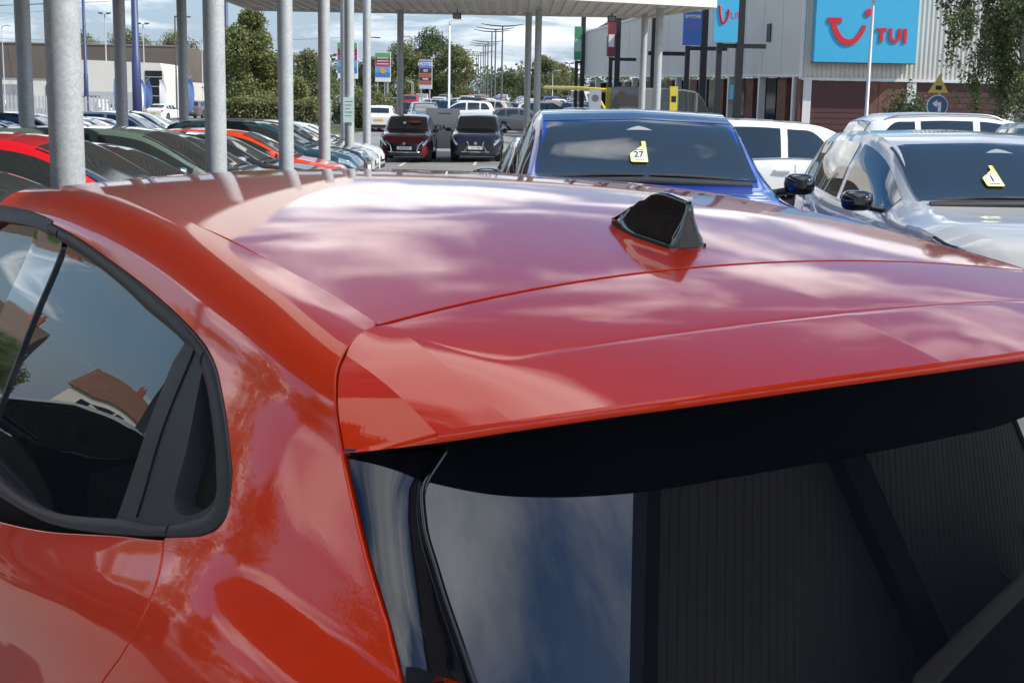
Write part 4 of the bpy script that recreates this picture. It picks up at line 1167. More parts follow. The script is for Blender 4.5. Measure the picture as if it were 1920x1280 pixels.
    if detail >= 1:
        for s in (-1, 1):
            for ax in sp['axles']:
                ra = sp['wheel'] + .05
                pts = [(s * (lo.side(ax, .6) * .0 + np.interp(ax + ra * math.cos(q), lo.a, lo.w)), L / 2 - ax - ra * math.cos(q), sp['wheel'] + ra * math.sin(q)) for q in np.linspace(0.02, math.pi - .02, 18)]
                keep(MB().tube(pts, .022, 6), 'arch_trim', BLACKP, 70)
            for p in (sp['bp'][0] + .04, sp['cp'][1] + .1):
                if p > L: continue
                zt = np.interp(p, lo.a, lo.zb)
                pts = [(s * (lo.side(p, z) + .0005 if z > .7 else lo.side(p, .7)), L / 2 - p - (.0 if z > .6 else .0), z) for z in np.linspace(cl + .28, zt - .005, 8)]
                pts = [(s * np.interp(z, lo.sec(p)[1:6, 1], lo.sec(p)[1:6, 0]), L / 2 - p, z) for z in np.linspace(max(cl + .16, lo.sec(p)[1, 1]), zt - .005, 8)]
                keep(MB().tube(pts, .0035, 5), 'door_seam', SEALANT, 70)
                zz = zt - .13; x = lo.side(p - .14, zz)
                m = MB(); m.rbox(-.022, .022, -.10, .10, -.016, .016, .008)
                m.v = [(s * (x + .012) + v[0], L / 2 - p + .16 + v[1], zz + v[2]) for v in m.v]
                keep(m, 'door_handle', 'PAINT', 40)
        # wipers, scuttle
        p = sp['ws'][0] - .03
        m = MB()
        q = lo.sec(p); 
        m.tube([(-.66, L / 2 - p + .03, np.interp(p, lo.a, lo.zr) - .02), (0, L / 2 - p + .045, np.interp(p, lo.a, lo.zr) + .0), (.66, L / 2 - p + .03, np.interp(p, lo.a, lo.zr) - .02)], .03, 8)
        keep(m, 'scuttle', BLACKP, 60)
        for x0, x1 in ((-.55, -.02), (.02, .60)):
            pp = [(x, L / 2 - sp['ws'][0] - .035, lo.P(sp['ws'][0] + .06, 10)[2] + .012 - .03 * (x / .7) ** 2) for x in np.linspace(x0, x1, 6)]
            keep(MB().tube(pp, .010, 6), 'wiper', BLACKP, 60)
        # window surround strip
        for s in (-1, 1):
            pp = []
            for p in np.linspace(g0 + .02, g3, 26):
                z = np.interp(p, lo.a, lo.zb) + .022
                pp.append((s * (lo.side(p, z) + .004), L / 2 - p, z))
            keep(MB().tube(pp, .009, 6), 'waist_strip', 'STRIP', 60)
    _CARMESH[key] = (out, lo)
    return _CARMESH[key]
def make_car(kind, col, x, y, heading, label, group=None, detail=1, cat='car', roof=None, rails=None, strip=None, mirror=None, name=None, scale=(1, 1, 1), z=None, flake=.0):
    sp = {'SUV': SUV, 'HATCH': HATCH, 'ESTATE': ESTATE, 'SALOON': SALOON, 'VAN': VAN, 'SMALLVAN': SMALLVAN}[kind] if isinstance(kind, str) else kind[1]
    kn = kind if isinstance(kind, str) else kind[0]
    pc_ = paint('paint_%s' % '_'.join('%02d' % int(c * 99) for c in col), col, flake)
    nm = name or {'SUV': 'parked_suv', 'HATCH': 'parked_hatchback', 'ESTATE': 'parked_estate', 'SALOON': 'parked_saloon', 'VAN': 'parked_minibus', 'SMALLVAN': 'parked_van'}.get(kn, 'parked_suv')
    e = empty(nm, (x, y, zg(y, x) if z is None else z), R(heading) - math.pi / 2, label, cat, group)
    e.scale = scale
    out, lo = car_meshes(kn, sp, detail)
    for (pn, d, mat) in out:
        o = bpy.data.objects.new(pn, d)
        link(o, e)
        if isinstance(mat, str):
            mm = {'PAINT': pc_, 'MIRROR': mirror or pc_, 'STRIP': strip or BLACKP}[mat]
            o.material_slots[0].link = 'OBJECT'; o.material_slots[0].material = mm
    L = sp['L']
    for s in (-1, 1):
        for ax in sp['axles']:
            wx = float(np.interp(ax, lo.a, lo.w)) - .115
            wheel(e, s * wx, L / 2 - ax, sp['wheel'], sp['wheel'], .21, s)
    if rails is not None:
        for s in (-1, 1):
            pts = []
            a, b = sp['ws'][1] + .12, sp['rw'][0] - .18
            for t in np.linspace(0, 1, 14):
                p = a + (b - a) * t; q = lo.sec(p); lift = .045 * min(1, math.sin(math.pi * t) * 3.2)
                pts.append((s * (q[7, 0] * .97), L / 2 - p, np.interp(7.4, range(NR), q[:, 1]) + lift))
            MB().tube(pts, .015, 8).build('roof_rail', rails, e, angle=60)
    if roof is not None:
        G = []
        for p in np.linspace(sp['ws'][1] + .02, sp['rw'][0] - .01, 12):
            q = lo.sec(p); xs = np.linspace(-1, 1, 13) * q[8, 0]
            o = np.argsort(q[5:, 0]); G.append(np.stack([xs, np.full(13, L / 2 - p), np.interp(np.abs(xs), q[5:, 0][o], q[5:, 1][o])], 1))
        slab(np.array(G), .004).build('roof_panel', roof, e, angle=50)
    return e

# ------------------------------------------------------------------ the parked cars
HI = dict(SUV, H=1.68,
    zr=[(0, .86), (.08, 1.03), (.3, 1.13), (.75, 1.185), (1.06, 1.215), (1.20, 1.25), (2.05, 1.60), (2.3, 1.65), (2.85, 1.68), (3.5, 1.66), (4.02, 1.59), (4.14, 1.53), (4.38, 1.14), (4.46, 1.02), (4.5, .94)],
    zb=[(0, .82), (.08, .97), (.3, 1.06), (1.1, 1.11), (2.5, 1.12), (3.8, 1.16), (4.3, 1.10), (4.46, .98), (4.5, .90)], ws=(1.18, 2.08), glass=(1.34, 2.10, 3.72, 4.10))
SILVERRAIL = pm('satin_rail', (.55, .56, .57), .3, metal=.8)
blue = make_car(('HISUV', HI), (0.006, 0.055, 0.42), 0.84, 9.75, -90, 'bright blue SUV facing the red hatchback with a yellow 27 ticket in its windscreen', detail=1, mirror=GLOSSBLACK, roof=paint('navy_roof', (.008, .012, .03)), flake=.3)
silver = make_car(('HISUV', HI), (0.42, 0.43, 0.435), 3.2, 9.45, -90, 'pale silver SUV with black mirrors and a yellow number 1 ticket in its windscreen', detail=1, mirror=GLOSSBLACK, strip=CHROME, flake=.0, scale=(1, 1, .935))
WHITE = (0.80, 0.80, 0.79)
make_car(('HISUV', HI), WHITE, 2.15, 17.9, 180, 'white SUV parked side on behind the blue and silver SUVs', detail=1, strip=CHROME, scale=(1, 1, .97))
make_car('SUV', (0.80, 0.81, 0.81), 7.3, 21.6, 0, 'white estate car with silver roof rails behind the silver SUV', detail=1, rails=SILVERRAIL, strip=CHROME, scale=(1, 1, 1.07), name='parked_estate')
make_car('SUV', (0.10, 0.105, 0.11), 6.75, 15.6, -90, 'dark grey SUV beside the white estate car with roof rails', detail=1)
make_car('HATCH', (0.55, 0.56, 0.57), 0.62, 14.7, -90, 'low silver hatchback parked behind the blue SUV', detail=1, scale=(1, 1, .93), mirror=GLOSSBLACK)
make_car('SUV', WHITE, 9.0, 33.0, 180, 'white SUV in the row before the brick shop fronts', detail=0)
# tickets hung in the two windscreens
TICKET = pm('ticket_yellow', (0.80, 0.80, 0.16), .5); TICKETW = pm('ticket_white', (.80, .84, .74), .5)
def ticket(car, num, x, p, yo):
    out, lo = car_meshes('HISUV', HI, 1)
    y = HI['L'] / 2 - p; z = lo.P(p, 10)[2]; a = math.atan2(np.interp(p + .05, lo.a, lo.zr) - np.interp(p - .05, lo.a, lo.zr), .1)
    e = bpy.data.objects.new('price_ticket', None); e.location = (x, y + .012, z + .014); e.rotation_euler = (a, 0, math.pi); e.scale = (.66, 1.15, 1); link(e, car)
    # local: x to the right seen from the front, y up along the glass, z out of the glass
    poly = [(-.075, -.10), (.075, -.10), (.085, -.09), (.085, .155), (.045, .155), (.045, .10), (-.085, .0), (-.085, -.09)]
    m = MB(); m.prism(poly, 'z', .002, .006); m.build('ticket_card', TICKET, e)
    m = MB(); m.prism([(-.072, -.088), (.072, -.088), (.072, .06), (.0, .06), (-.072, .0)], 'z', .0065, .008); m.build('ticket_panel', TICKETW, e)
    text_obj('ticket_number', num, .10, INK, e, (.0, -.015, .0095), (0, 0, 0), .0006, bold=.002)
    MB().box(-.05, .05, -.078, -.070, .0085, .0095).build('ticket_line', INK, e)
    MB().box(-.03, .05, .038, .045, .0085, .0095).build('ticket_line', INK, e)
ticket(blue, '27', .03, 1.52, 0)
ticket(silver, '1', .17, 1.50, 0)
for car in (blue, silver):
    out, lo = car_meshes('HISUV', HI, 1)
    # camera housing behind the mirror, dark band along the top, tax sticker
    def onglass(p, x): 
        q = lo.sec(p); o = np.argsort(q[5:, 0]); return np.array([x, HI['L'] / 2 - p, np.interp(abs(x), q[5:, 0][o], q[5:, 1][o])])
    G = np.array([[onglass(p, x * w) for x in np.linspace(-1, 1, 7)] for p, w in ((1.78, .10), (1.85, .15), (1.95, .19), (2.04, .20))])
    slab(G, .0075, thick=.001).build('sensor_cover', pm('sensor_grey', (.05, .055, .06), .3), car, angle=60)
    G = np.array([[onglass(p, x * w) for x in np.linspace(-1, 1, 5)] for p, w in ((1.86, .09), (1.90, .045), (1.92, .01))])
    slab(G, .0095, thick=.001).build('sensor_triangle', pm('sensor_pale', (.30, .32, .33), .4), car, angle=60)
    G = np.array([[onglass(p, -.50 + .05 * x) for x in (-1, 0, 1)] for p in (1.88, 1.92, 1.95)])
    slab(G, .0085, thick=.001).build('sticker', pm('sticker_pale', (.62, .74, .66), .5), car, angle=60)
    # daytime lamp strip and badge grille mesh
    for s in (-1, 1):
        pts = [lo.P(p, 4.66) * [s, 1, 1] + [0, .004, .004] for p in np.linspace(.05, .40, 8)]
        MB().tube(pts, .012, 6).build('lamp_brow', GLOSSBLACK, car, angle=60)
    for k in range(4):
        MB().box(-.40, .40, HI['L'] / 2 + .012, HI['L'] / 2 + .022, .575 + .035 * k, .583 + .035 * k).build('grille_bar', CHROME if k == 3 else BLACKP, car)
# left bays: a row nose-on to the yard
row = [
 ('HATCH', (0.075, 0.008, 0.012), 8.75, 'maroon hatchback with dark windscreen beside the nearest canopy post', None),
 ('SUV', (0.60, 0.012, 0.022), 11.6, 'bright red SUV with red door mirrors behind the nearest canopy post', None),
 ('HATCH', (0.03, 0.032, 0.036), 14.5, 'dark grey hatchback between the bright red and the sage green cars', None),
 ('SUV', (0.105, 0.145, 0.12), 17.7, 'sage green SUV with silver door mirror caps', CHROME),
 ('ESTATE', (0.34, 0.35, 0.36), 20.9, 'silver estate car with roof rails next to the sage green SUV', None),
 ('SALOON', (0.022, 0.024, 0.03), 24.3, 'black saloon with bright headlamps next to the orange red hatchback', None),
 ('HATCH', (0.66, 0.055, 0.012), 27.0, 'orange red hatchback in the row under the canopy', None),
 ('SUV', (0.02, 0.06, 0.08), 30.7, 'dark teal SUV past the orange red hatchback', None),
 ('SUV', (0.015, 0.016, 0.02), 33.7, 'black SUV past the dark teal SUV', None),
 ('HATCH', (0.45, 0.43, 0.38), 37.2, 'pale gold hatchback near the far end of the canopy row', None),
 ('ESTATE', (0.62, 0.63, 0.63), 40.2, 'pale silver estate car at the far end of the canopy row', None),
]
for i, (k, c, y, lab, mir) in enumerate(row):
    L = {'HATCH': 4.1, 'SUV': 4.5, 'ESTATE': 4.6, 'SALOON': 4.6}[k]
    make_car(k, c, float(np.interp(y, [8.7, 11.6, 14.5, 17.7, 27, 40], [-1.5, -1.85, -2.3, -2.65, -3.3, -3.9])) - L / 2, y, random.uniform(-2, 2), lab, 'cars under the canopy', detail=1, mirror=mir, rails=SILVERRAIL if i in (4, 7) else None,
             scale=(1, 1, .97 if k == 'SUV' else 1))
# second row behind it
row2 = [('HATCH', (0.20, .012, .016), 19.5, 'dark red hatchback in the second row of bays'), ('SUV', (.012, .013, .016), 24.5, 'black SUV at the near end of the second row of bays'),
        ('HATCH', (.25, .26, .27), 28.0, 'mid grey hatchback in the second row of bays'), ('HATCH', (.012, .014, .022), 32.5, 'blue black hatchback in the second row of bays'),
        ('SUV', (.035, .036, .04), 36.0, 'charcoal SUV in the second row of bays'), ('ESTATE', (.012, .012, .014), 40.0, 'black estate car in the second row of bays'),
        ('HATCH', (.10, .14, .19), 44.0, 'slate blue hatchback in the second row of bays'), ('SUV', (.018, .02, .024), 48.0, 'black SUV at the far end of the second row of bays')]
row2 += [('HATCH', (.5, .51, .52), 22.0, 'silver hatchback in the second row of bays'), ('SUV', (.30, .02, .03), 30.3, 'wine red SUV in the second row of bays'), ('HATCH', (.03, .034, .04), 34.3, 'charcoal hatchback in the second row of bays'), ('SALOON', (.55, .56, .57), 38.0, 'pale silver saloon in the second row of bays'), ('HATCH', (.02, .02, .022), 42.0, 'black hatchback in the second row of bays'), ('SUV', (.45, .46, .47), 46.0, 'silver SUV in the second row of bays'), ('ESTATE', (.05, .055, .06), 50.4, 'dark grey estate car in the second row of bays')]
for k, c, y, lab in row2:
    make_car(k, c, -11.6 - .035 * y, y, random.uniform(-3, 3), lab, 'cars in the second row of bays', detail=0)
# the two SUVs under the end canopy, facing the camera
def face_details(car, kind, bar, plate):
    sp = SUV; L = sp['L']
    text_obj('plate_text', plate, .085, INK, [c for c in car.children if c.name.startswith('number_plate')][0], (0, L / 2 + .0225, .505), (R(90), 0, math.pi), .0005, sx=.9)
    MB().tube([(0, L / 2 + .01, .66), (0, L / 2 + .03, .66)], .055, 16).build('badge', CHROME, car, angle=50)
    for s in (-1, 1):
        if bar == 'x':
            MB().tube([(s * .66, L / 2 - .03, .74), (s * .50, L / 2 + .02, .60), (s * .44, L / 2 + .025, .40), (s * .56, L / 2 - .0, .36)], .022, 8).build('chrome_blade', CHROME, car, angle=50)
        else:
            MB().tube([(s * .30, L / 2 + .02, .72), (s * .24, L / 2 + .03, .60), (s * .40, L / 2 + .03, .38), (s * .10, L / 2 + .03, .34)], .016, 8).build('grille_frame', CHROME, car, angle=50)
    MB().tube([(-.5, L / 2 + .01, .36), (.5, L / 2 + .01, .36)], .018, 8).build('bumper_strip', CHROME, car, angle=50)
    MB().box(-.62, .62, L / 2 - .02, L / 2 + .006, .40, .66).build('face_panel', GLOSSBLACK, car)
c1 = make_car('SUV', (.11, .012, .022), -3.92, 50.4, -90, 'maroon SUV with chrome nose blades and a red price splash in its windscreen', detail=1)
c2 = make_car('SUV', (.012, .018, .035), -1.42, 50.6, -90, 'midnight blue SUV with a large framed grille beside the maroon SUV', detail=1)
face_details(c1, 'a', 'x', 'GC69 RRX'); face_details(c2, 'b', 'o', 'WL71 BBJ')
m = MB(); m.prism([(.22 * math.cos(a), .10 * math.sin(a)) for a in np.linspace(0, 2 * math.pi, 24, endpoint=False)], 'z', 0, .004)
sp_ = m.build('price_splash', pm('splash_red', (.50, .05, .06), .5), c1); sp_.location = (-.26, .72, 1.405); sp_.rotation_euler = (R(30), 0, math.pi)
m = MB(); m.box(-.05, .05, -.07, .07, 0, .004); st_ = m.build('tax_sticker', TICKETW, c1); st_.location = (.10, .80, 1.36); st_.rotation_euler = (R(30), 0, math.pi)
# cars of the far car park
far = [
 ('HATCH', WHITE, -7.8, 80, 90, 'small white hatchback seen from behind near the end canopy'),
 ('SUV', (.12, .16, .20), -5.6, 84, -80, 'slate SUV behind the white showroom board'),
 ('SUV', WHITE, -3.6, 92, 180, 'white crossover parked side on behind the midnight blue SUV'),
 ('ESTATE', (.015, .03, .08), -5.9, 105, 175, 'navy estate car in the retail car park'),
 ('ESTATE', WHITE, -4.8, 112, 178, 'white estate car in the retail car park'),
 ('SUV', (.52, .42, .33), -2.4, 100, 160, 'beige SUV in the retail car park'),
 ('SUV', (.03, .03, .032), -3.1, 122, 0, 'black SUV further up the retail car park'),
 ('HATCH', (.5, .52, .54), -6.2, 136, 180, 'silver hatchback far up the retail car park'),
 ('HATCH', (.10, .105, .115), .55, 80, 0, 'graphite hatchback with bright alloy wheels past the end canopy'),
 ('SUV', (.03, .035, .03), 2.2, 92, 10, 'dark green SUV past the graphite hatchback'),
 ('HATCH', (.3, .31, .33), .4, 112, 175, 'mid grey hatchback under the double arm lamp columns'),
 ('ESTATE', (.45, .46, .47), 2.2, 122, 0, 'silver estate car under the double arm lamp columns'),
 ('HATCH', (.35, .01, .015), 3.4, 130, 90, 'red hatchback near the lamp columns'),
 ('HATCH', WHITE, 3.7, 78, 180, 'white hatchback by the red warning sign'),
 ('SUV', (.02, .022, .026), 4.2, 95, -60, 'black SUV beside the yellow height barrier'),
 ('SUV', (.07, .075, .08), 5.6, 105, -50, 'charcoal SUV behind the yellow height barrier'),
 ('HATCH', (.015, .02, .03), 3.5, 108, 0, 'blue black hatchback behind the yellow height barrier'),
 ('HATCH', (.02, .05, .16), -12.4, 118, -70, 'royal blue hatchback beside the clipped shrubs'),
 ('SUV', (.11, .12, .13), -13.4, 108, -75, 'dark silver SUV beside the clipped shrubs'),
 ('HATCH', (.03, .032, .035), -11.5, 126, -65, 'black hatchback beside the clipped shrubs'),
 ('SALOON', WHITE, -31.2, 122, 80, 'white saloon driving away along the road'),
 ('SUV', (.12, .12, .13), -29.6, 128, 85, 'grey SUV on the road ahead of the white saloon'),
 ('HATCH', (.02, .05, .10), -27.0, 150, 85, 'blue hatchback far along the road'),
]
far += [('HATCH', (.03, .035, .04), -8.8, 98, 175, 'black hatchback behind the small white hatchback'), ('SUV', WHITE, -10.4, 92, 170, 'white SUV by the clipped shrubs beyond the end canopy'),
 ('ESTATE', (.3, .31, .33), -7.6, 118, 178, 'grey estate car between the white and navy estates'), ('HATCH', WHITE, -2.2, 134, 0, 'white hatchback at the foot of the lamp columns'),
 ('SUV', (.2, .21, .22), 1.6, 100, 178, 'mid grey SUV beyond the graphite hatchback'), ('HATCH', (.5, .5, .51), 3.2, 86, 178, 'silver hatchback near the red warning board'),
 ('SALOON', (.02, .022, .026), -1.0, 106, 176, 'black saloon beyond the beige SUV'), ('HATCH', (.25, .02, .025), 5.2, 128, 90, 'dark red hatchback near the pale box van')]
for k, c, x, y, h, lab in far:
    make_car(k, c, x, y, h, lab, 'cars in the retail car park' if x > -20 else 'cars on the road', detail=0)
make_car('SMALLVAN', (.78, .78, .77), -37.5, 124, 82, 'white panel van on the road by the palisade fence', detail=0, cat='van')
make_car('VAN', (.12, .125, .13), 6.6, 60, 42, 'dark grey minibus parked before the shop fronts', detail=1, cat='van', strip=BLACKP, scale=(1, .9, 1.12))
make_car('VAN', (.42, .44, .46), 6.4, 118, -75, 'pale grey box van far off by the retail building', detail=0, cat='van')
# more cars, packed rows far up the retail park
rnd = random.Random(5)
cols = [(WHITE, 'white'), ((.45, .46, .47), 'silver'), ((.02, .02, .024), 'black'), ((.12, .125, .13), 'grey'), ((.02, .05, .18), 'blue'), ((.32, .012, .018), 'red')]
for r_, y in enumerate((142, 158, 176, 196)):
    for i in range(9):
        x = -11 + i * 3.0 + rnd.uniform(-.3, .3)
        if -1.5 < x < .3: continue
        c, cn = rnd.choice(cols); k = rnd.choice(['HATCH', 'SUV', 'ESTATE'])
        make_car(k, c, x, y + rnd.uniform(-.6, .6), rnd.choice((90, -90)) + rnd.uniform(-3, 3),
                 'small far off %s %s in the packed rows of the retail car park' % (cn, {'HATCH': 'hatchback', 'SUV': 'SUV', 'ESTATE': 'estate car'}[k]), 'far rows of the retail car park', detail=0)
# cars beside the red hatchback on its left, seen only in its glass
make_car('SUV', (.012, .013, .016), -7.6, 6.4, 24, 'black SUV parked on the left of the red hatchback', detail=1)

# ------------------------------------------------------------------ vegetation
def leaf_mat(name, c0, c1, scale=1.2):
    if name in MATS: return MATS[name]
    m, nt, b = new_mat(name)
    t = nt.nodes.new('ShaderNodeTexCoord'); n = nt.nodes.new('ShaderNodeTexNoise'); n.inputs['Scale'].default_value = scale; n.inputs['Detail'].default_value = 4
    nt.links.new(t.outputs['Object'], n.inputs['Vector'])
    r = nt.nodes.new('ShaderNodeValToRGB'); r.color_ramp.elements[0].position = .32; r.color_ramp.elements[1].position = .68
    r.color_ramp.elements[0].color = (*c0, 1); r.color_ramp.elements[1].color = (*c1, 1)
    nt.links.new(n.outputs[0], r.inputs[0]); nt.links.new(r.outputs[0], b.inputs['Base Color'])
    b.inputs['Roughness'].default_value = .55
    tr = nt.nodes.new('ShaderNodeBsdfTranslucent'); nt.links.new(r.outputs[0], tr.inputs['Color'])
    mx = nt.nodes.new('ShaderNodeMixShader'); mx.inputs[0].default_value = .28
    nt.links.new(b.outputs[0], mx.inputs[1]); nt.links.new(tr.outputs[0], mx.inputs[2]); nt.links.new(mx.outputs[0], nt.nodes['Material Output'].inputs[0])
    MATS[name] = m
    return m
OLIVE = leaf_mat('leaf_olive', (.10, .125, .034), (.23, .245, .085)); DEEP = leaf_mat('leaf_deep', (.055, .088, .03), (.12, .165, .06), .5)
MIXED = leaf_mat('leaf_mixed', (.09, .12, .036), (.21, .21, .08), .35); BIRCH = leaf_mat('leaf_birch', (.085, .115, .04), (.18, .21, .085))
HEDGE = leaf_mat('leaf_hedge', (.12, .14, .04), (.25, .25, .09), 1.5)
BARK = pm('bark', (.10, .075, .055), .85, noise_amt=.3, noise_scale=6, bump=.4, bump_scale=12)
WBARK = pm('birch_bark', (.40, .38, .35), .75, noise_amt=.55, noise_scale=4, stretch=(1, 1, 3))
def leaves(pts, size, rng, droop=0.0):
    """one small folded leaf (two triangles) at each point"""
    n = len(pts)
    a = rng.normal(size=(n, 3)); a /= np.linalg.norm(a, axis=1)[:, None]
    if droop: a = a * (1 - droop) + np.array([0, 0, -1]) * droop; a /= np.linalg.norm(a, axis=1)[:, None]
    b = rng.normal(size=(n, 3)); b -= a * np.sum(a * b, 1)[:, None]; b /= np.linalg.norm(b, axis=1)[:, None]
    s = size * rng.uniform(.6, 1.3, n)[:, None]
    c = np.cross(a, b)
    V = np.stack([pts - a * s * .5, pts + b * s * .32 + c * s * .08, pts + a * s * .5, pts - b * s * .32 + c * s * .08], 1).reshape(-1, 3)
    i = np.arange(n)[:, None] * 4
    F = np.concatenate([i + [0, 1, 2], i + [0, 2, 3]])
    return V, F
def np_mesh(name, V, F, mat, parent=None, smooth=False):
    me = bpy.data.meshes.new(name)
    me.vertices.add(len(V)); me.vertices.foreach_set('co', np.ascontiguousarray(V, dtype=np.float32).ravel())
    me.loops.add(len(F) * 3); me.loops.foreach_set('vertex_index', np.ascontiguousarray(F, dtype=np.int32).ravel())
    me.polygons.add(len(F)); me.polygons.foreach_set('loop_start', np.arange(len(F), dtype=np.int32) * 3); me.polygons.foreach_set('loop_total', np.full(len(F), 3, dtype=np.int32))
    me.materials.append(mat); me.update(calc_edges=True)
    o = bpy.data.objects.new(name, me); return link(o, parent)
def tree(x, y, h, w, label, mat=OLIVE, n=7000, leaf=.22, base=.18, clumps=22, seed=1, group=None, name='tree', shape=1.0, bark=BARK, trunk_r=None):
    rng = np.random.default_rng(seed)
    e = empty(name, (x, y, zg(y, x)), 0, label, 'tree', group)
    tr = trunk_r or h * .022
    m = MB(); lean = rng.normal(size=2) * h * .015
    pts = [(lean[0] * t * t, lean[1] * t * t, h * .78 * t) for t in np.linspace(0, 1, 7)]
    m.tube(pts, [tr * (1.25 - t * .95) for t in np.linspace(0, 1, 7)], 9)
    C = []
    for i in range(clumps):
        t = rng.uniform(base, 1.0) ; ang = rng.uniform(0, 2 * math.pi)
        prof = (math.sin(math.pi * min(1, max(0.0, (t - base) / (1 - base))) ** (.75 * shape)) ** .7) * .5 + .06
        r = w * prof * rng.uniform(.35, .95) * (1 if t < .93 else .3)
        C.append((r * math.cos(ang), r * math.sin(ang), h * t, w * rng.uniform(.13, .24)))
    C.append((0, 0, h * .93, w * .14))
    m2 = MB()
    for (cx, cy, cz, cr) in C[:clumps:2]:
        z0 = max(h * base * .7, cz - math.hypot(cx, cy) * .8)
        z0 = min(z0, h * .72)
        m2.tube([(lean[0] * .2, lean[1] * .2, z0), (cx * .5, cy * .5, (z0 + cz) / 2), (cx, cy, cz)], [tr * .42, tr * .28, tr * .10], 6)
    t_ = m.build('trunk', bark, e, smooth=True)
    m2.build('limb', bark, t_, smooth=True)
    P = []
    per = n // len(C)
    for (cx, cy, cz, cr) in C:
        d = rng.normal(size=(per, 3)); d /= np.linalg.norm(d, axis=1)[:, None]
        rr = cr * rng.uniform(.35, 1.08, per)[:, None] ** .6
        P.append(np.array([cx, cy, cz]) + d * rr * [1, 1, .8])
    P = np.concatenate(P); P = P[P[:, 2] > h * base * .55]
    V, F = leaves(P, leaf, rng)
    np_mesh('crown', V, F, mat, e)
    return e
def bush(x, y, h, w, d, label, mat=HEDGE, n=3500, leaf=.12, seed=3, box=False, name='shrub', group=None, z=None):
    rng = np.random.default_rng(seed)
    e = empty(name, (x, y, zg(y, x) if z is None else z), 0, label, 'hedge' if box else 'shrub', group)
    u = rng.uniform(-1, 1, (n * 2, 3)); 
    if box:
        k = np.argmax(np.abs(u), 1); q = np.abs(u[np.arange(len(u)), k]); u = u / q[:, None] * rng.uniform(.86, 1.03, len(u))[:, None]
        u = np.sign(u) * np.abs(u) ** .9; u = u[:n]
        P = np.stack([u[:, 0] * w / 2 + rng.normal(size=len(u)) * .05, u[:, 1] * d / 2, (u[:, 2] * .5 + .5) * h * (1 + .05 * np.sin(u[:, 0] * 9))], 1)
    else:
        u = u[np.linalg.norm(u, axis=1) < 1][:n]; u /= np.linalg.norm(u, axis=1)[:, None] ** .7
        lump = 1 + .18 * np.sin(u[:, 0] * 7 + seed) * np.cos(u[:, 1] * 6)
        P = np.stack([u[:, 0] * w / 2 * lump, u[:, 1] * d / 2 * lump, (u[:, 2] * .5 + .5) * h * lump], 1)
    V, F = leaves(P, leaf, rng)
    core = MB()
    if box: core.box(-w * .45, w * .45, -d * .42, d * .42, 0.0, h * .88)
    else:
        rings = [[(w * .40 * math.sin(a) * math.cos(b), d * .40 * math.sin(a) * math.sin(b), h * (.46 + .40 * math.cos(a))) for b in np.linspace(0, 2 * math.pi, 13)] for a in np.linspace(.05, 2.6, 7)]
        core.grid(rings)
    core.build('stem', pm('twig_dark', (.035, .04, .02), .9), e, smooth=True)
    np_mesh('foliage', V, F, mat, e)
    return e
tree(-13.9, 72, 6.15, 3.7, 'dense olive green tree rising behind the clipped hedge', OLIVE, 30000, .14, .06, 60, 11, shape=.8)
bush(-11.4, 64, 1.95, 4.6, 2.2, 'long clipped olive hedge behind the canopy posts', HEDGE, 9000, .13, 5, True, name='hedge')
bush(-9.3, 84, 2.3, 4.2, 2.5, 'rounded light green shrub beyond the clipped hedge', HEDGE, 4000, .16, 6)
# trees round the retail park
spots = [(-14.2, 172, 8.6, 8.2, MIXED, 21, 'broad tree at the end of the clump behind the price totems'), (-11.0, 176, 11.2, 7.2, DEEP, 22, 'tallest dark tree with pointed crown in the clump behind the totems'),
         (-7.6, 170, 8.4, 6.6, MIXED, 23, 'rounded green tree beside the double arm lamp columns'), (-17.5, 168, 7.0, 5.0, DEEP, 24, 'small dark tree left of the clump behind the totems'),
         (-24.2, 160, 6.2, 7.0, MIXED, 25, 'yellowing green tree behind the clipped hedge and road'), (-22.0, 130, 3.6, 4.6, OLIVE, 26, 'low round tree by the road beyond the hedge'),
         (-47, 190, 9.5, 9, MIXED, 27, 'green tree rising behind the cream gabled building'), (-55, 195, 10, 10, MIXED, 28, 'broad olive tree behind the dark roofed warehouse'),
         (-40, 185, 8.5, 8, DEEP, 29, 'dark green tree right of the cream gabled building'), (-64, 200, 9.5, 12, OLIVE, 30, 'wide olive tree over the dark roof'),
         (-33.5, 175, 7.2, 6.5, MIXED, 31, 'tree between the flags and the hedge'), (3.4, 190, 7.8, 6, MIXED, 32, 'yellow green tree beyond the retail car park'), (6.8, 215, 7.4, 6, OLIVE, 33, 'olive tree near the far end of the retail building'),
         (-1.6, 240, 5.5, 9, DEEP, 34, 'low dark trees at the head of the lamp columns')]
for (x, y, h, w, mt, sd_, lab) in spots:
    tree(x, y, (h + 0.6) * (.76 if x > -20 else .9), w, lab, mt, 14000, .25, .08, 40, sd_, 'trees around the retail park')
# far wood on the skyline
rng = np.random.default_rng(77)
P = []
for i in range(120):
    x = rng.uniform(-260, 120); y = rng.uniform(330, 420); r = rng.uniform(5, 9)
    d = rng.normal(size=(160, 3)); d /= np.linalg.norm(d, axis=1)[:, None]
    P.append(np.array([x, y, zg(y) + rng.uniform(3, 5.5)]) + d * r * [1, 1, .62])
P = np.concatenate(P); P = P[P[:, 2] > 0]
V, F = leaves(P, 1.3, rng)
o = np_mesh('far_wood', V, F, DEEP); tag(o, 'belt of far trees along the skyline', 'trees', kind='stuff')
# grass verge and scrub by the road
bush(-37, 95, 1.0, 7, 3, 'scrubby brown green bushes on the verge by the fence', HEDGE, 3000, .2, 41)
bush(-26.5, 88, .8, 4, 2, 'low light green bush beside the road', HEDGE, 1800, .16, 42)
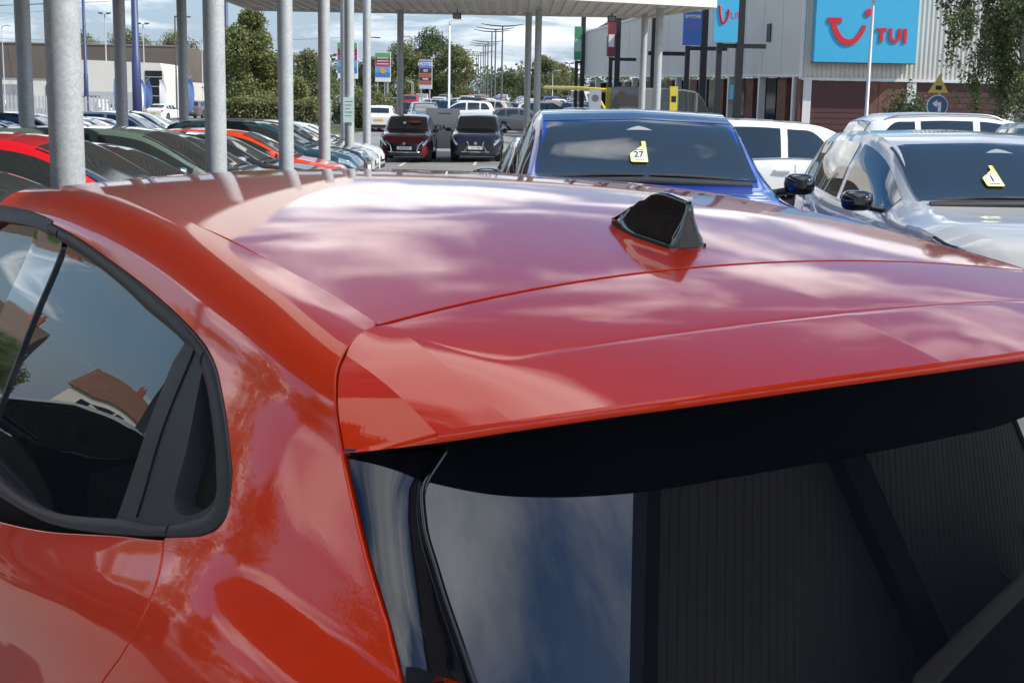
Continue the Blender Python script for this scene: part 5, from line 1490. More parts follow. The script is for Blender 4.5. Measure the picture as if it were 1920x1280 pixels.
# weeping birch by the retail building
def birch(x, y, h):
    rng = np.random.default_rng(9)
    e = empty('birch_tree', (x, y, zg(y, x)), 0, 'weeping birch with pale trunk and hanging twigs before the corrugated wall', 'tree')
    m = MB(); P0 = [(0, 0, 0), (-.05, 0, 1.5), (.05, 0, 3.2), (-.15, 0, 4.8), (-.3, 0, 6.5), (-.35, 0, h)]
    m.tube(P0, [.22, .19, .17, .13, .09, .03], 10); tk = m.build('trunk', WBARK, e, smooth=True)
    lm = MB(); pts = []
    for i in range(46):
        a = rng.uniform(0, 2 * math.pi); z0 = rng.uniform(2.8, h * .95); L = rng.uniform(.8, 3.2) * (1.15 - z0 / h * .5)
        p0 = np.array([-.1, 0, z0]); p1 = p0 + [math.cos(a) * L * .55, math.sin(a) * L * .55, L * .45]; p2 = p0 + [math.cos(a) * L, math.sin(a) * L, L * .25]
        drop = rng.uniform(1.2, 3.4); p3 = p2 + [math.cos(a) * .3, math.sin(a) * .3, -drop]
        lm.tube([p0, p1, p2], [.035, .02, .012], 5)
        for k in range(6):
            q = p1 + (p2 - p1) * rng.uniform(0, 1.1); dr = drop * rng.uniform(.4, 1.0); wob = rng.normal(size=2) * .18
            end = q + [wob[0], wob[1], -dr]
            lm.tube([q, (q + end) / 2 + [wob[0] * .3, 0, 0], end], .005, 3, False)
            t = rng.uniform(0.05, 1, 130)[:, None]
            pts.append(q + (end - q) * t + rng.normal(size=(130, 3)) * .10)
    lm.build('limb', BARK, tk, smooth=True)
    P = np.concatenate(pts); V, F = leaves(P, .12, rng, .45); np_mesh('crown', V, F, BIRCH, e)
birch(16.3, 44.5, 9.5)

# ------------------------------------------------------------------ retail building
CLAD = pm('wall_cladding', (.60, .575, .52), .5, noise_amt=.05, noise_scale=.6)
RIBC = pm('corrugated_cladding', (.66, .63, .56), .45, noise_amt=.05, noise_scale=.5)
BRICK = pm('brown_brick', (.17, .075, .055), .8, noise_amt=.25, noise_scale=3)
SHUT = pm('maroon_shutter', (.085, .032, .030), .6, noise_amt=.08, noise_scale=2)
SHOP = pm('shop_glass', (.018, .020, .022), .06, ior=1.5)
WHITEP = pm('white_paint', (.74, .73, .70), .45, noise_amt=.06, noise_scale=2)
BLACKS = pm('black_steel', (.012, .013, .015), .45)
SKYB = pm('sign_blue', (.055, .42, .66), .4); SIGNRED = pm('sign_red', (.62, .02, .035), .4)
store = empty('retail_store', (12.3, 60, zg(60)), 0, 'long retail store with grey cladding over dark brick shop fronts', 'building')
SX, SY, SZ = store.location
def st(P): return [(p[0] - SX, p[1] - SY, p[2] - SZ) for p in P]
# corrugated wall facing the yard
prof = []; x = 12.34
while x < 42:
    prof += [(x, 60.0), (x + .07, 60.0), (x + .10, 59.945), (x + .17, 59.945)]; x += .20
G = np.array([[(px_, py_, z) for (px_, py_) in prof] for z in (2.98, 6, 10.2)]); m = MB(); m.grid(st(G.reshape(-1, 3)) if False else np.array(st(G.reshape(-1, 3))).reshape(G.shape)); m.build('corrugated_wall', RIBC, store)
m = MB(); m.box(.03, 30, -.10, .05, 2.86 - SZ, 2.975 - SZ); m.build('drip_rail', WHITEP, store)
m = MB(); m.box(-.06, .06, -.10, .02, 2.9 - SZ, 10.2 - SZ); m.build('corner_flashing', WHITEP, store)
# ground floor of that wall: piers, shutters and brick panels
cx = [(12.45, 12.8), (16.95, 17.35), (21.3, 21.7), (26.0, 26.4), (31, 31.4), (36, 36.4)]
for a, b in cx:
    MB().box(a - SX, b - SX, -.06, .30, 0, 2.86 - SZ).build('pier', WHITEP, store)
bays = [(12.8, 15.35, SHUT), (15.35, 15.75, BRICK), (15.75, 16.95, BRICK), (17.35, 21.3, SHUT), (21.7, 26, BRICK), (26.4, 31, SHUT), (31.4, 36, BRICK)]
for a, b, mt in bays:
    MB().box(a - SX + .01, b - SX - .01, .06 if mt is SHUT else 0.02, .3, 0, 2.85 - SZ).build('brick_panel' if mt is BRICK else 'shutter', mt, store)
    if mt is SHUT:
        for k in range(12):
            MB().box(a - SX + .02, b - SX - .02, .045, .058, .12 + k * .25, .20 + k * .25).build('shutter_slat', SHUT, store)
# facade running away along the car park
A0, A1 = Vector((12.3, 60)), Vector((4.45, 91))
d = (A1 - A0).normalized(); nrm2 = Vector((d.y, -d.x))
if nrm2.x > 0: nrm2 = -nrm2
LA = (A1 - A0).length
def fac(s, out, z): 
    p = A0 + d * s + nrm2 * out; return (p.x - SX, p.y - SY, z - SZ)
def fbox(s0, s1, o0, o1, z0, z1, name, mat, z0b=None, z1b=None):
    z0b = z0 if z0b is None else z0b; z1b = z1 if z1b is None else z1b
    m = MB(); m.add([fac(s0, o0, z0), fac(s1, o0, z0b), fac(s1, o1, z0b), fac(s0, o1, z0), fac(s0, o0, z1), fac(s1, o0, z1b), fac(s1, o1, z1b), fac(s0, o1, z1)],
                    [(0, 3, 2, 1), (4, 5, 6, 7), (0, 1, 5, 4), (1, 2, 6, 5), (2, 3, 7, 6), (3, 0, 4, 7)])
    o = m.build(name, mat, store); recalc(o); return o
# upper cladding panels, each its own sheet
sA = 14.2
n = 7
for i in range(n):
    fbox(sA * i / n + .015, sA * (i + 1) / n - .015, 0, -.3, 2.98 + .25 * i / n, 10.2, 'cladding_panel', CLAD)
n = 8
for i in range(n):
    a, b = sA + (LA - sA) * i / n, sA + (LA - sA) * (i + 1) / n
    za, zb_ = 6.85 - .65 * i / n, 6.85 - .65 * (i + 1) / n
    fbox(a + .015, b - .015, 0, -.3, 3.22 + .2 * i / n, za, 'cladding_panel', CLAD, None, zb_)
    fbox(a, b, .06, -.3, za + .002, za + .12, 'parapet_cap', WHITEP, zb_ + .002, zb_ + .12)
fbox(0, LA, .03, -.02, 3.0, 3.10, 'drip_rail', WHITEP, 3.38, 3.48)
fbox(0.0, LA, -.6, -.9, SZ, 3.0, 'shop_front', SHOP)
for i in range(9):
    s0 = .6 + i * 3.6
    if s0 > LA - .5: break
    fbox(s0, s0 + .16, .02, -.3, SZ, 3.02 + .1 * i * .3, 'slim_column', WHITEP)
    fbox(s0 + 1.3, s0 + 2.2, -.25, -.62, SZ, 3.0, 'brick_pier', BRICK)
fbox(-.02, .35, .0, -.62, SZ, 2.98, 'brick_pier', BRICK)
for s0, s1, z0, z1, mt in ((6.5, 7.6, 2.0, 2.7, SKYB), (3.2, 3.6, 4.6, 5.4, BLACKS), (27, 27.25, 4.6, 5.8, BLACKS)):
    fbox(s0, s1, .06, .02, z0, z1, 'wall_notice', mt)
MB().add([fac(0, -.3, 10.2), fac(LA, -.3, 6.3), (60, 31, 6.3 - SZ), (60, 0.06, 10.2 - SZ)], [(0, 1, 2, 3)]).build('roof', CLAD, store)
# big fascia sign with the smile, on the corrugated wall
big_sign = empty('fascia_sign', (14.87, 59.3, 3.62), 0, 'large square sky blue TUI sign with red smile logo on the corrugated wall', 'sign')
big_sign.scale = (.92, 1, .92)
k_ = .02345                                            # metres per drawing unit of the sign layout
def sg(u, v): return ((u - 1607.5) * k_, (121 - v) * k_)
MB().box(-2.36, 2.36, 0, .55, 0, 4.9).build('sign_box', SKYB, big_sign)
m = MB(); m.box(-2.40, 2.40, .02, .56, -.03, -.001); m.build('sign_frame', pm('sign_edge', (.03, .10, .16), .5), big_sign)
def flat(poly, name, y0=-.05, mat=SIGNRED, parent=big_sign):
    P = [sg(*p) for p in poly]; r = delaunay_2d_cdt([Vector(p) for p in P], [], [tuple(range(len(P)))], 1, 1e-6)
    m = MB(); n = len(r[0]); m.add([(v.x, y0, v.y) for v in r[0]] + [(v.x, -.002, v.y) for v in r[0]], [tuple(f) for f in r[2]])
    k = len(P)
    m.add([(p[0], y0, p[1]) for p in P] + [(p[0], -.002, p[1]) for p in P], [(i, (i + 1) % k, (i + 1) % k + k, i + k) for i in range(k)])
    o = m.build(name, mat, parent); recalc(o); return o
ctr = smooth_curve([(1540, 40), (1543, 52), (1550, 67), (1559, 77.5), (1571, 82.5), (1583, 79.5), (1593, 69), (1600, 58), (1603, 49)], 2.0)
T_ = np.gradient(ctr, axis=0); T_ /= np.linalg.norm(T_, axis=1)[:, None]; N_ = np.stack([-T_[:, 1], T_[:, 0]], 1)
wd = np.interp(np.linspace(0, 1, len(ctr)), [0, .3, .5, .8, 1], [4.6, 5.6, 5.9, 4.8, 3.4])[:, None]
sm_poly = [tuple(p) for p in ctr + N_ * wd] + [tuple(p) for p in (ctr - N_ * wd)[::-1]]
flat(sm_poly, 'logo_smile')
flat([(1530, 35), (1557, 35), (1558, 44), (1531, 45)], 'logo_bar', -.052)
flat([(1609.5 + 7.4 * math.cos(a), 24 + 7.4 * math.sin(a)) for a in np.linspace(0, 2 * math.pi, 28, endpoint=False)], 'logo_dot')
flat([(1627, 54), (1647, 53), (1647, 58.5), (1640.5, 58.8), (1640.5, 80), (1634, 80), (1634, 59), (1627, 59.2)], 'letter_t')
uo = [(1652, 54), (1658.4, 54), (1658.4, 70)] + [(1664.2 - 5.8 * math.cos(a), 70 + 5.2 * math.sin(a)) for a in np.linspace(.3, math.pi - .3, 8)] + [(1670, 70), (1670, 54), (1676.2, 54), (1676.2, 70)] + [(1664.1 + 12.1 * math.cos(a), 70 + 11.2 * math.sin(a)) for a in np.linspace(.1, math.pi - .1, 14)] + [(1652, 70)]
flat(uo, 'letter_u')
flat([(1681, 54), (1687.5, 54), (1687.5, 81), (1681, 81)], 'letter_i')
# blade signs on black frames along the facade
def blade_sign(label, X0, X1, Yv, ztop, zbot, mat, x_post, x_low, name='blade_sign'):
    e = empty(name, ((X0 + X1) / 2, Yv, zg(Yv)), 0, label, 'sign', 'blade signs along the retail store')
    g = zg(Yv); w = (X1 - X0) / 2
    MB().box(-w, w, -.09, .09, zbot - g, ztop - g).build('sign_panel', mat, e)
    xp = x_post - e.location.x; xl = x_low - e.location.x
    MB().box(xp - .15, xp + .15, -.02, .30, 0, ztop + 1.2 - g).build('tall_post', BLACKS, e)
    MB().box(xl - .11, xl + .11, .10, .30, 0, zbot - .02 - g).build('short_post', BLACKS, e)
    MB().box(min(xl, xp), xp + 1.1, .12, .28, zbot - .22 - g, zbot - .04 - g).build('cross_beam', BLACKS, e)
    return e, w, g
e, w, g = blade_sign('projecting sky blue TUI sign with red smile on black steel posts', 8.10, 9.09, 57.5, 7.6, 4.28, SKYB, 9.23, 8.39)
text_obj('sign_text', 'TUI', .38, SIGNRED, e, (.22, -.095, 5.35 - g), (R(90), 0, 0), .004)
pts = smooth_curve([(-.30, 5.75 - g), (-.26, 5.4 - g), (-.12, 5.05 - g), (.02, 5.2 - g), (.10, 5.6 - g)], .03)
MB().tube([(p[0], -.10, p[1]) for p in pts], .05, 8).build('logo_smile', SIGNRED, e, smooth=True)
e, w, g = blade_sign('projecting blue toy shop sign with white and yellow lettering on black steel posts', 7.72, 8.59, 65, 6.6, 4.45, pm('sign_royal', (.05, .16, .50), .4), 8.75, 8.00)
text_obj('sign_text', 'SMYTHS', .20, pm('sign_cream', (.8, .68, .35), .5), e, (0, -.095, 5.75 - g), (R(90), 0, 0), .004, bold=.008)
text_obj('sign_text', 'toys', .24, pm('sign_pink', (.65, .10, .25), .5), e, (0, -.095, 5.35 - g), (R(90), 0, 0), .004)
MB().box(-w * .9, w * .9, -.098, -.092, 6.0 - g, 6.45 - g).build('sign_band', pm('sign_pale', (.65, .75, .8), .5), e)
e, w, g = blade_sign('projecting dark red and white sign on black steel posts', 5.19, 5.66, 80, 6.75, 4.35, pm('sign_maroon', (.20, .035, .05), .5), 5.79, 5.41)
MB().box(-w * .8, w * .6, -.098, -.092, 4.9 - g, 5.6 - g).build('sign_band', WHITEP, e)
e, w, g = blade_sign('narrow green projecting sign at the far end of the retail store', 3.72, 4.22, 91, 6.6, 4.45, pm('sign_green', (.06, .25, .13), .5), 4.30, 3.90)
MB().box(-w * .8, w * .8, -.098, -.092, 5.0 - g, 5.8 - g).build('sign_band', pm('sign_mint', (.35, .55, .42), .5), e)
e = empty('steel_post', (7.0, 71, zg(71)), 0, 'single black steel post of the store front between two blade signs', 'post'); MB().box(-.16, .16, -.16, .16, 0, 7.2).build('shaft', BLACKS, e); MB().box(-.3, 1.6, .0, .14, 4.4, 4.6).build('bracket', BLACKS, e)
# ------------------------------------------------------------------ street furniture right
LAMPG = pm('lamp_grey', (.45, .46, .47), .4, metal=.5); LAMPD = pm('lamp_dark', (.05, .055, .06), .5)
def lamp(x, y, h, label, kind='flood', mat=LAMPG, r=.06, group=None, ang=0, arm=.9, name='lamp_column'):
    e = empty(name, (x, y, zg(y, x)), R(ang), label, 'lamp', group)
    m = MB(); m.tube([(0, 0, 0), (0, 0, .9), (0, 0, .92), (0, 0, h)], [r * 1.5, r * 1.5, r, r * .7], 10); m.build('column', mat, e, smooth=True)
    if kind == 'flood':
        MB().box(-.5, .5, -.05, .05, h - .03, h + .05).build('cross_arm', mat, e)
        for s in (-1, 1):
            m = MB(); m.box(s * .45 - .22, s * .45 + .22, -.22, .12, h + .05, h + .17); m.build('lamp_head', LAMPD, e)
    elif kind == 'single':
        MB().tube([(0, 0, h), (0, 0, h + .25), (.18, 0, h + .42), (arm * .6, 0, h + .46)], r * .65, 8).build('arm', mat, e, smooth=True)
        m = MB(); m.rbox(arm * .5, arm * .5 + .6, -.12, .12, h + .40, h + .52, .03); m.build('lamp_head', mat, e)
    elif kind == 'square':
        MB().tube([(0, 0, h), (arm, 0, h)], r * .8, 6).build('arm', mat, e); MB().box(arm - .1, arm + .45, -.1, .1, h - .08, h + .03).build('lamp_head', mat, e)
    elif kind == 'wings':
        for s in (-1, 1):
            m = MB(); m.add([(0, -.09, h - .06), (s * 1.1, -.10, h + .0), (s * 2.3, -.08, h + .22), (s * 2.3, .08, h + .22), (s * 1.1, .10, h + .0), (0, .09, h - .06),
                             (0, -.09, h + .08), (s * 1.1, -.10, h + .12), (s * 2.3, -.08, h + .28), (s * 2.3, .08, h + .28), (s * 1.1, .10, h + .12), (0, .09, h + .08)],
                            [(0, 1, 4, 5), (1, 2, 3, 4), (6, 11, 10, 7), (7, 10, 9, 8), (0, 6, 7, 1), (1, 7, 8, 2), (5, 4, 10, 11), (4, 3, 9, 10), (2, 8, 9, 3)])
            recalc(m.build('wing', LAMPD, e))
    return e
lamp(12.72, 50, 6.15, 'slim grey floodlight column before the big blue sign', 'flood', LAMPG, .075)
for i, (x, y) in enumerate([(-1.65, 150), (-2.62, 165), (-3.3, 178), (-4.25, 200), (-5.0, 216), (-5.7, 232), (-6.6, 250), (-7.6, 270), (-8.6, 292)]):
    lamp(x, y, 9.0 + .25 * (i % 3), 'black lamp column with two wing arms in the row through the retail car park', 'wings', LAMPD, .11, 'double arm lamp columns')
lamp(-5.06, 103, 7.0, 'white single arm lamp column behind the two SUVs', 'single', pm('lamp_white', (.72, .72, .70), .4), .085)
lamp(-10.2, 118, 6.2, 'grey single arm lamp column beside the price totem', 'single', LAMPG, .07)
lamp(-15.2, 140, 7.4, 'square arm lamp column behind the clump of trees', 'square', LAMPD, .06)
lamp(-44.6, 150, 10.5, 'tall twin floodlight mast by the dark roofed warehouse', 'flood', LAMPG, .09)
lamp(-40.5, 150, 9.5, 'grey floodlight mast beside the feather flags', 'flood', LAMPG, .08)
lamp(-31.6, 128, 9.3, 'dark square arm lamp column by the road', 'square', LAMPD, .09, None, 0, 1.0)
lamp(-33.5, 147, 7.6, 'slim grey lamp column between the road and the tree', 'single', LAMPG, .06)
lamp(-59.5, 160, 9.0, 'pale lamp column beyond the grey wall', 'single', LAMPG, .07)
lamp(6.6, 175, 5.6, 'dark lamp column before the olive tree', 'flood', LAMPD, .06)
lamp(4.4, 170, 4.2, 'thin grey lamp column below the yellow green tree', 'single', LAMPG, .05)
# tram poles and wires
TRAM = pm('tram_blue', (.045, .06, .15), .45)
for i, (x, y, r, lab) in enumerate([(-19.3, 70, .19, 'thick dark blue overhead line pole beside the road'), (-21.0, 100, .17, 'dark blue overhead line pole next to the olive tree'), (-35.0, 112, .15, 'dark blue overhead line pole by the palisade fence')]):
    e = empty('line_pole', (x, y, zg(y, x)), 0, lab, 'pole', 'overhead line poles')
    MB().tube([(0, 0, 0), (0, 0, 4.0), (0, 0, 4.05), (0, 0, 13)], [r * 1.35, r * 1.2, r, r * .7], 12).build('shaft', TRAM, e, smooth=True)
    MB().tube([(0, 0, 11.4), (-6, 4, 12.0)], .05, 6).build('bracket_arm', TRAM, e)
for i, (p, q, sag) in enumerate([((-75, 150, 12.5), (-19, 70, 9.6), .6), ((-75, 150, 11.2), (-21, 100, 9.0), .8), ((-80, 140, 9.8), (-35, 112, 9.0), .5), ((-75, 170, 8.6), (-18, 150, 8.2), .8), ((-60, 160, 10.6), (-40, 128, 9.8), .3)]):
    p, q = np.array(p, float), np.array(q, float)
    MB().tube([p + (q - p) * t - [0, 0, sag * 4 * t * (1 - t)] for t in np.linspace(0, 1, 14)], .022, 4).build('wire', LAMPD)
    tag(bpy.data.objects[[o.name for o in bpy.data.objects if o.name.startswith('wire')][-1]], 'thin overhead tram wire ' + ['running to the thick blue pole', 'running to the pole next to the olive tree', 'running to the pole by the palisade fence', 'sagging low behind the warehouse roof', 'strung between the two masts'][i], 'wire', 'overhead tram wires')
# palisade fences
PALE = pm('galvanised_paling', (.50, .51, .50), .5, metal=.3)
def palisade(p, q, h, label, pitch=.16, mat=PALE):
    p, q = Vector(p), Vector(q); dd = q - p; n = int(dd.length / pitch)
    e = empty('palisade_fence', (p.x, p.y, zg(p.y, p.x)), math.atan2(dd.y, dd.x), label, 'fence')
    m = MB(); w = pitch * .30
    m.add([(-w, -.012, .05), (w, -.012, .05), (w, -.012, h - .12), (0, -.012, h), (-w, -.012, h - .12), (-w, .012, .05), (w, .012, .05), (w, .012, h - .12), (0, .012, h), (-w, .012, h - .12)],
          [(0, 1, 2, 3, 4), (9, 8, 7, 6, 5), (0, 5, 6, 1), (1, 6, 7, 2), (2, 7, 8, 3), (3, 8, 9, 4), (4, 9, 5, 0)])
    o = m.build('paling', mat, e); me = o.data
    for i in range(1, n):
        c = bpy.data.objects.new('paling', me); c.location = (i * pitch, 0, zg(p.y + dd.y * i / n, p.x + dd.x * i / n) - e.location.z); link(c, e)
    for z in (.45, h - .5):
        MB().box(0, dd.length, .014, .05, z, z + .05).build('rail', mat, e)
    return e
palisade((14.2, 49.5), (22.5, 49.8), 2.0, 'galvanised palisade fence below the weeping birch')
palisade((-46.5, 108), (-31, 110), 2.3, 'pale palisade fence along the road before the warehouse', .30)
bush(14.55, 51.5, 2.75, 1.75, 1.6, 'dark rounded evergreen bush before the brick wall', DEEP, 4500, .10, 51)
# traffic signs
def sign_post(x, y, h, label, parts):
    e = empty('traffic_sign', (x, y, zg(y, x)), 0, label, 'sign')
    MB().tube([(0, 0, 0), (0, 0, h)], .038, 10).build('pole', LAMPG, e, smooth=True)
    for (nm, poly, mat, z, yo, xo) in parts:
        m = MB(); m.prism(poly, 'y', -.02 - yo, -.008 - yo + .004); o = m.build(nm, mat, e); o.location = (xo, -.035, z)
    return e
circ = lambda r, n=24: [(r * math.cos(a), r * math.sin(a)) for a in np.linspace(0, 2 * math.pi, n, endpoint=False)]
tri = lambda s: [(-s, -s * .8), (s, -s * .8), (0, s * .95)]
SIGNY = pm('sign_yellow', (.75, .52, .12), .5); SIGNBL = pm('sign_navy', (.05, .12, .25), .4); MIRRW = pm('sign_white', (.8, .8, .78), .45)
sign_post(14.1, 46, 3.3, 'post with yellow warning triangle, round blue arrow sign and white plate by the bush', [
    ('warning_triangle', tri(.34), SIGNY, 2.95, 0, -.06), ('warning_symbol', [(-.10, -.18), (.10, -.18), (.10, -.04), (-.10, -.04)], INK, 2.95, .012, -.06),
    ('round_sign', circ(.33), SIGNBL, 2.25, 0, -.06), ('round_rim', circ(.36), MIRRW, 2.25, -.01, -.06),
    ('arrow', [(.02, -.2), (.12, -.2), (.12, .12), (-.02, .12), (-.02, .2), (-.18, .07), (-.02, -.06), (-.02, .02), (.02, .02)], MIRRW, 2.25, .012, -.06), ('white_plate', [(-.42, -.13), (.42, -.13), (.42, .13), (-.42, .13)], MIRRW, 1.72, 0, -.1),
    ('plate_text_line', [(-.32, -.04), (.32, -.04), (.32, .04), (-.32, .04)], INK, 1.72, .012, -.1)])
sp_red = sign_post(2.85, 50, 2.55, 'post with white round sign above a red warning board by the yellow barrier', [
    ('white_plate', [(-.22, -.36), (.22, -.36), (.22, .36), (-.22, .36)], MIRRW, 2.25, 0, 0), ('emblem', circ(.13), pm('emblem_grey', (.25, .26, .28), .5), 2.30, .012, 0),
    ('red_board', [(-.30, -.30), (.30, -.30), (.30, .30), (-.30, .30)], pm('board_red', (.48, .05, .06), .5), 1.55, 0, 0),
    ('board_text_line', [(-.24, .08), (.24, .08), (.24, .14), (-.24, .14)], MIRRW, 1.55, .012, 0), ('board_text_line', [(-.24, -.04), (.24, -.04), (.24, .02), (-.24, .02)], MIRRW, 1.55, .012, 0), ('board_text_line', [(-.16, -.18), (.16, -.18), (.16, -.12), (-.16, -.12)], MIRRW, 1.55, .012, 0),
    ('white_triangle', tri(.26), MIRRW, .95, 0, 0), ('triangle_mark', tri(.13), SIGNRED, .93, .012, 0)])
# yellow height barrier
YEL = pm('barrier_yellow', (.72, .58, .06), .45, noise_amt=.08, noise_scale=3)
e = empty('height_barrier', (4.0, 60, zg(60)), 0, 'yellow steel height barrier with swing beam and braces', 'barrier')
MB().box(-.11, .11, -.11, .11, 0, 2.75).build('post', YEL, e)
MB().tube([(0, 0, 2.62), (-1.2, 3, 2.72), (-2.6, 9, 2.8)], .09, 8).build('beam', YEL, e, smooth=True)
MB().tube([(0, 0, 1.6), (-.55, 1.3, 2.62)], .06, 8).build('brace', YEL, e)
e2 = empty('height_barrier', (6.6, 58, zg(58)), 0, 'thick yellow steel barrier post standing before the grey minibus', 'barrier')
MB().box(-.16, .16, -.14, .14, 0, 2.85).build('post', YEL, e2); MB().box(-.10, .10, -.145, -.14, 2.2, 2.45).build('warning_plate', BLACKS, e2)
# totems
def totem(x, y, w, z0, z1, bands, label, legs=True):
    e = empty('price_totem', (x, y, zg(y, x)), 0, label, 'sign', 'totem signs'); g = zg(y, x); H_ = z1 - z0; z = z1 - g
    MB().box(-w / 2 - .04, w / 2 + .04, -.10, .12, z0 - g, z1 - g + .04).build('frame', WHITEP, e)
    for (fr_, mat, txt, tm) in bands:
        hgt = H_ * fr_
        MB().box(-w / 2, w / 2, -.13, -.102, z - hgt + .015, z - .015).build('panel', mat, e)
        if txt: text_obj('panel_text', txt, hgt * .62, tm, e, (0, -.135, z - hgt / 2), (R(90), 0, 0), .004, bold=.01)
        z -= hgt
    for s in (-1, 1):
        MB().box(s * w * .35 - .07, s * w * .35 + .07, -.05, .05, 0, z0 - g).build('leg', LAMPG, e)
    return e
gr, ma, mg, cy, og = pm('t_green', (.10, .36, .12), .5), pm('t_maroon', (.26, .03, .06), .5), pm('t_magenta', (.48, .03, .20), .5), pm('t_cyan', (.10, .38, .62), .5), pm('t_orange', (.75, .30, .05), .5)
bands = [(.16, gr, 'FOOD', WHITEP), (.20, ma, 'SALE', WHITEP), (.13, mg, 'OPEN NOW', WHITEP), (.18, cy, None, None), (.18, pm('t_blue', (.06, .20, .55), .5), None, None), (.15, WHITEP, None, None)]
for (x, y, w, z0, z1, lab) in ((-13.6, 140, 1.5, 3.4, 6.3, 'tall totem with green, maroon and blue panels before the trees'), (-14.1, 115, 1.6, 3.3, 6.25, 'tall totem with green, maroon and blue panels half hidden by canopy posts')):
    t = totem(x, y, w, z0, z1, [(b[0], b[1], None, None) for b in bands], lab)
    MB().tube([(0, -.14, z0 + .38 * (z1 - z0) - zg(y, x)), (0, -.16, z0 + .38 * (z1 - z0) - zg(y, x))], .30, 18).build('disc', og, t)
    for k in range(3): MB().box(-w * .38, w * .38, -.145, -.132, z0 + (.60 + .10 * k) * (z1 - z0) - zg(y, x), z0 + (.625 + .10 * k) * (z1 - z0) - zg(y, x)).build('text_line', WHITEP, t)
dk = pm('t_dark', (.035, .04, .045), .4)
totem(-8.6, 130, 1.15, 2.7, 5.35, [(.28, pm('t_violet', (.14, .18, .50), .5), 'HOTEL', WHITEP), (.17, dk, 'GO', WHITEP), (.14, pm('t_rust', (.42, .10, .05), .5), None, None), (.13, dk, 'PARK', WHITEP), (.14, pm('t_rust', (.42, .10, .05), .5), None, None), (.14, pm('t_pale', (.5, .58, .66), .5), None, None)], 'grey totem with violet top panel and GO sign before the trees')
# white showroom board between the two SUVs
e = empty('showroom_board', (-2.86, 53.6, zg(53.6, -2.7)), 0, 'white KIA board standing between the maroon and midnight blue SUVs', 'sign')
MB().box(-.66, .66, -.06, .06, .30, 1.85).build('board', WHITEP, e); text_obj('board_text', 'KIA', .30, INK, e, (-.10, -.064, 1.10), (R(90), 0, 0), .002, bold=.004)
MB().box(-.2, .3, -.064, -.061, 1.62, 1.68).build('board_line', pm('grey_ink', (.25, .3, .3), .6), e)
for s in (-1, 1): MB().box(s * .5 - .03, s * .5 + .03, -.2, .2, 0, .30).build('foot', LAMPG, e)
# railings and shelter beyond the car park
e = empty('road_railing', (-10.5, 148, zg(148)), 0, 'dark post and rail fence across the end of the car park', 'fence')
for k in range(18): MB().box(k * .42 - .03, k * .42 + .03, -.03, .03, 0, 1.15).build('rail_post', LAMPD, e)
for z in (.6, 1.1): MB().box(0, 7.2, -.02, .02, z, z + .06).build('rail', LAMPD, e)
e = empty('trolley_shelter', (-12.2, 143, zg(143)), 0, 'curved trolley shelter roof on thin posts beside the price totem', 'shelter')
m = MB(); m.grid([[(1.6 * math.sin(a), yy, 2.6 + .5 * math.cos(a)) for a in np.linspace(-1.2, 1.2, 12)] for yy in (-1.2, 1.2)]); m.build('curved_roof', pm('shelter_sheet', (.5, .52, .5), .4), e, smooth=True)
for sx_ in (-1.4, 1.4):
    for yy in (-1.1, 1.1): MB().tube([(sx_, yy, 0), (sx_, yy, 2.82)], .05, 6).build('post', LAMPG, e)
# ------------------------------------------------------------------ buildings on the left
ROOFB = pm('brown_roof_sheet', (.13, .105, .085), .7, noise_amt=.18, noise_scale=.25, stretch=(.3, 1, 2)); WALLC = pm('cream_wall', (.68, .65, .57), .6, noise_amt=.05, noise_scale=.4)
e = empty('warehouse', (-62, 165, zg(165, -60)), R(4), 'long warehouse with weathered brown upper wall and white base', 'building')
MB().box(-14, 22, 0, 20, 3.6, 7.6).build('upper_wall', ROOFB, e); MB().box(-13.9, 21.9, .15, 19.8, 0, 3.6).build('base_wall', WALLC, e)
for k in range(6): MB().box(-11 + k * 5.5, -8 + k * 5.5, .05, .16, 0.2, 2.8).build('loading_door', SHOP if k % 2 else pm('door_grey', (.3, .3, .3), .5), e)
MB().box(-14.1, 22.1, -.1, .12, 7.6, 7.75).build('parapet_cap', pm('cap_brown', (.25, .2, .16), .6), e)
e = empty('gabled_unit', (-42.5, 148, zg(148, -42)), R(3), 'cream gabled showroom with glazed corner behind feather flags', 'building')
m = MB(); m.prism([(-4.6, 0), (4.6, 0), (4.6, 4.2), (4.2, 5.4), (-4.2, 5.6), (-4.6, 4.4)], 'y', 0, 14); recalc(m.build('wall', WALLC, e))
MB().box(-4.5, 2.4, -.05, .02, 0, 2.3).build('lower_panel', pm('wall_grey', (.45, .46, .46), .5), e); MB().box(2.6, 4.4, -.06, .02, .2, 4.6).build('glazing', SHOP, e)
for k in range(4): MB().box(2.6, 4.4, -.09, -.06, .9 + k * 1.0, .98 + k * 1.0).build('glazing_bar', LAMPG, e)
MB().box(-4.3, -2.2, -.08, -.04, .1, 1.9).build('roller_door', pm('door_grey', (.3, .3, .3), .5), e)
e = empty('boundary_wall', (-53, 120, zg(120, -53)), 0, 'grey concrete boundary wall end with pale upright post', 'wall')
MB().box(-10, 6.4, 0, .3, 0, 2.6).build('base_slab', pm('slab_dark', (.16, .16, .15), .7), e); MB().box(-10, 6.4, .02, .28, 2.6, 5.2).build('upper_slab', pm('slab_pale', (.5, .5, .47), .7), e); MB().box(6.4, 6.8, -.05, .35, 0, 7.2).build('end_post', WALLC, e)
FLAGB = pm('flag_blue', (.18, .27, .55), .6); FLAGW = pm('flag_white', (.72, .72, .74), .6)
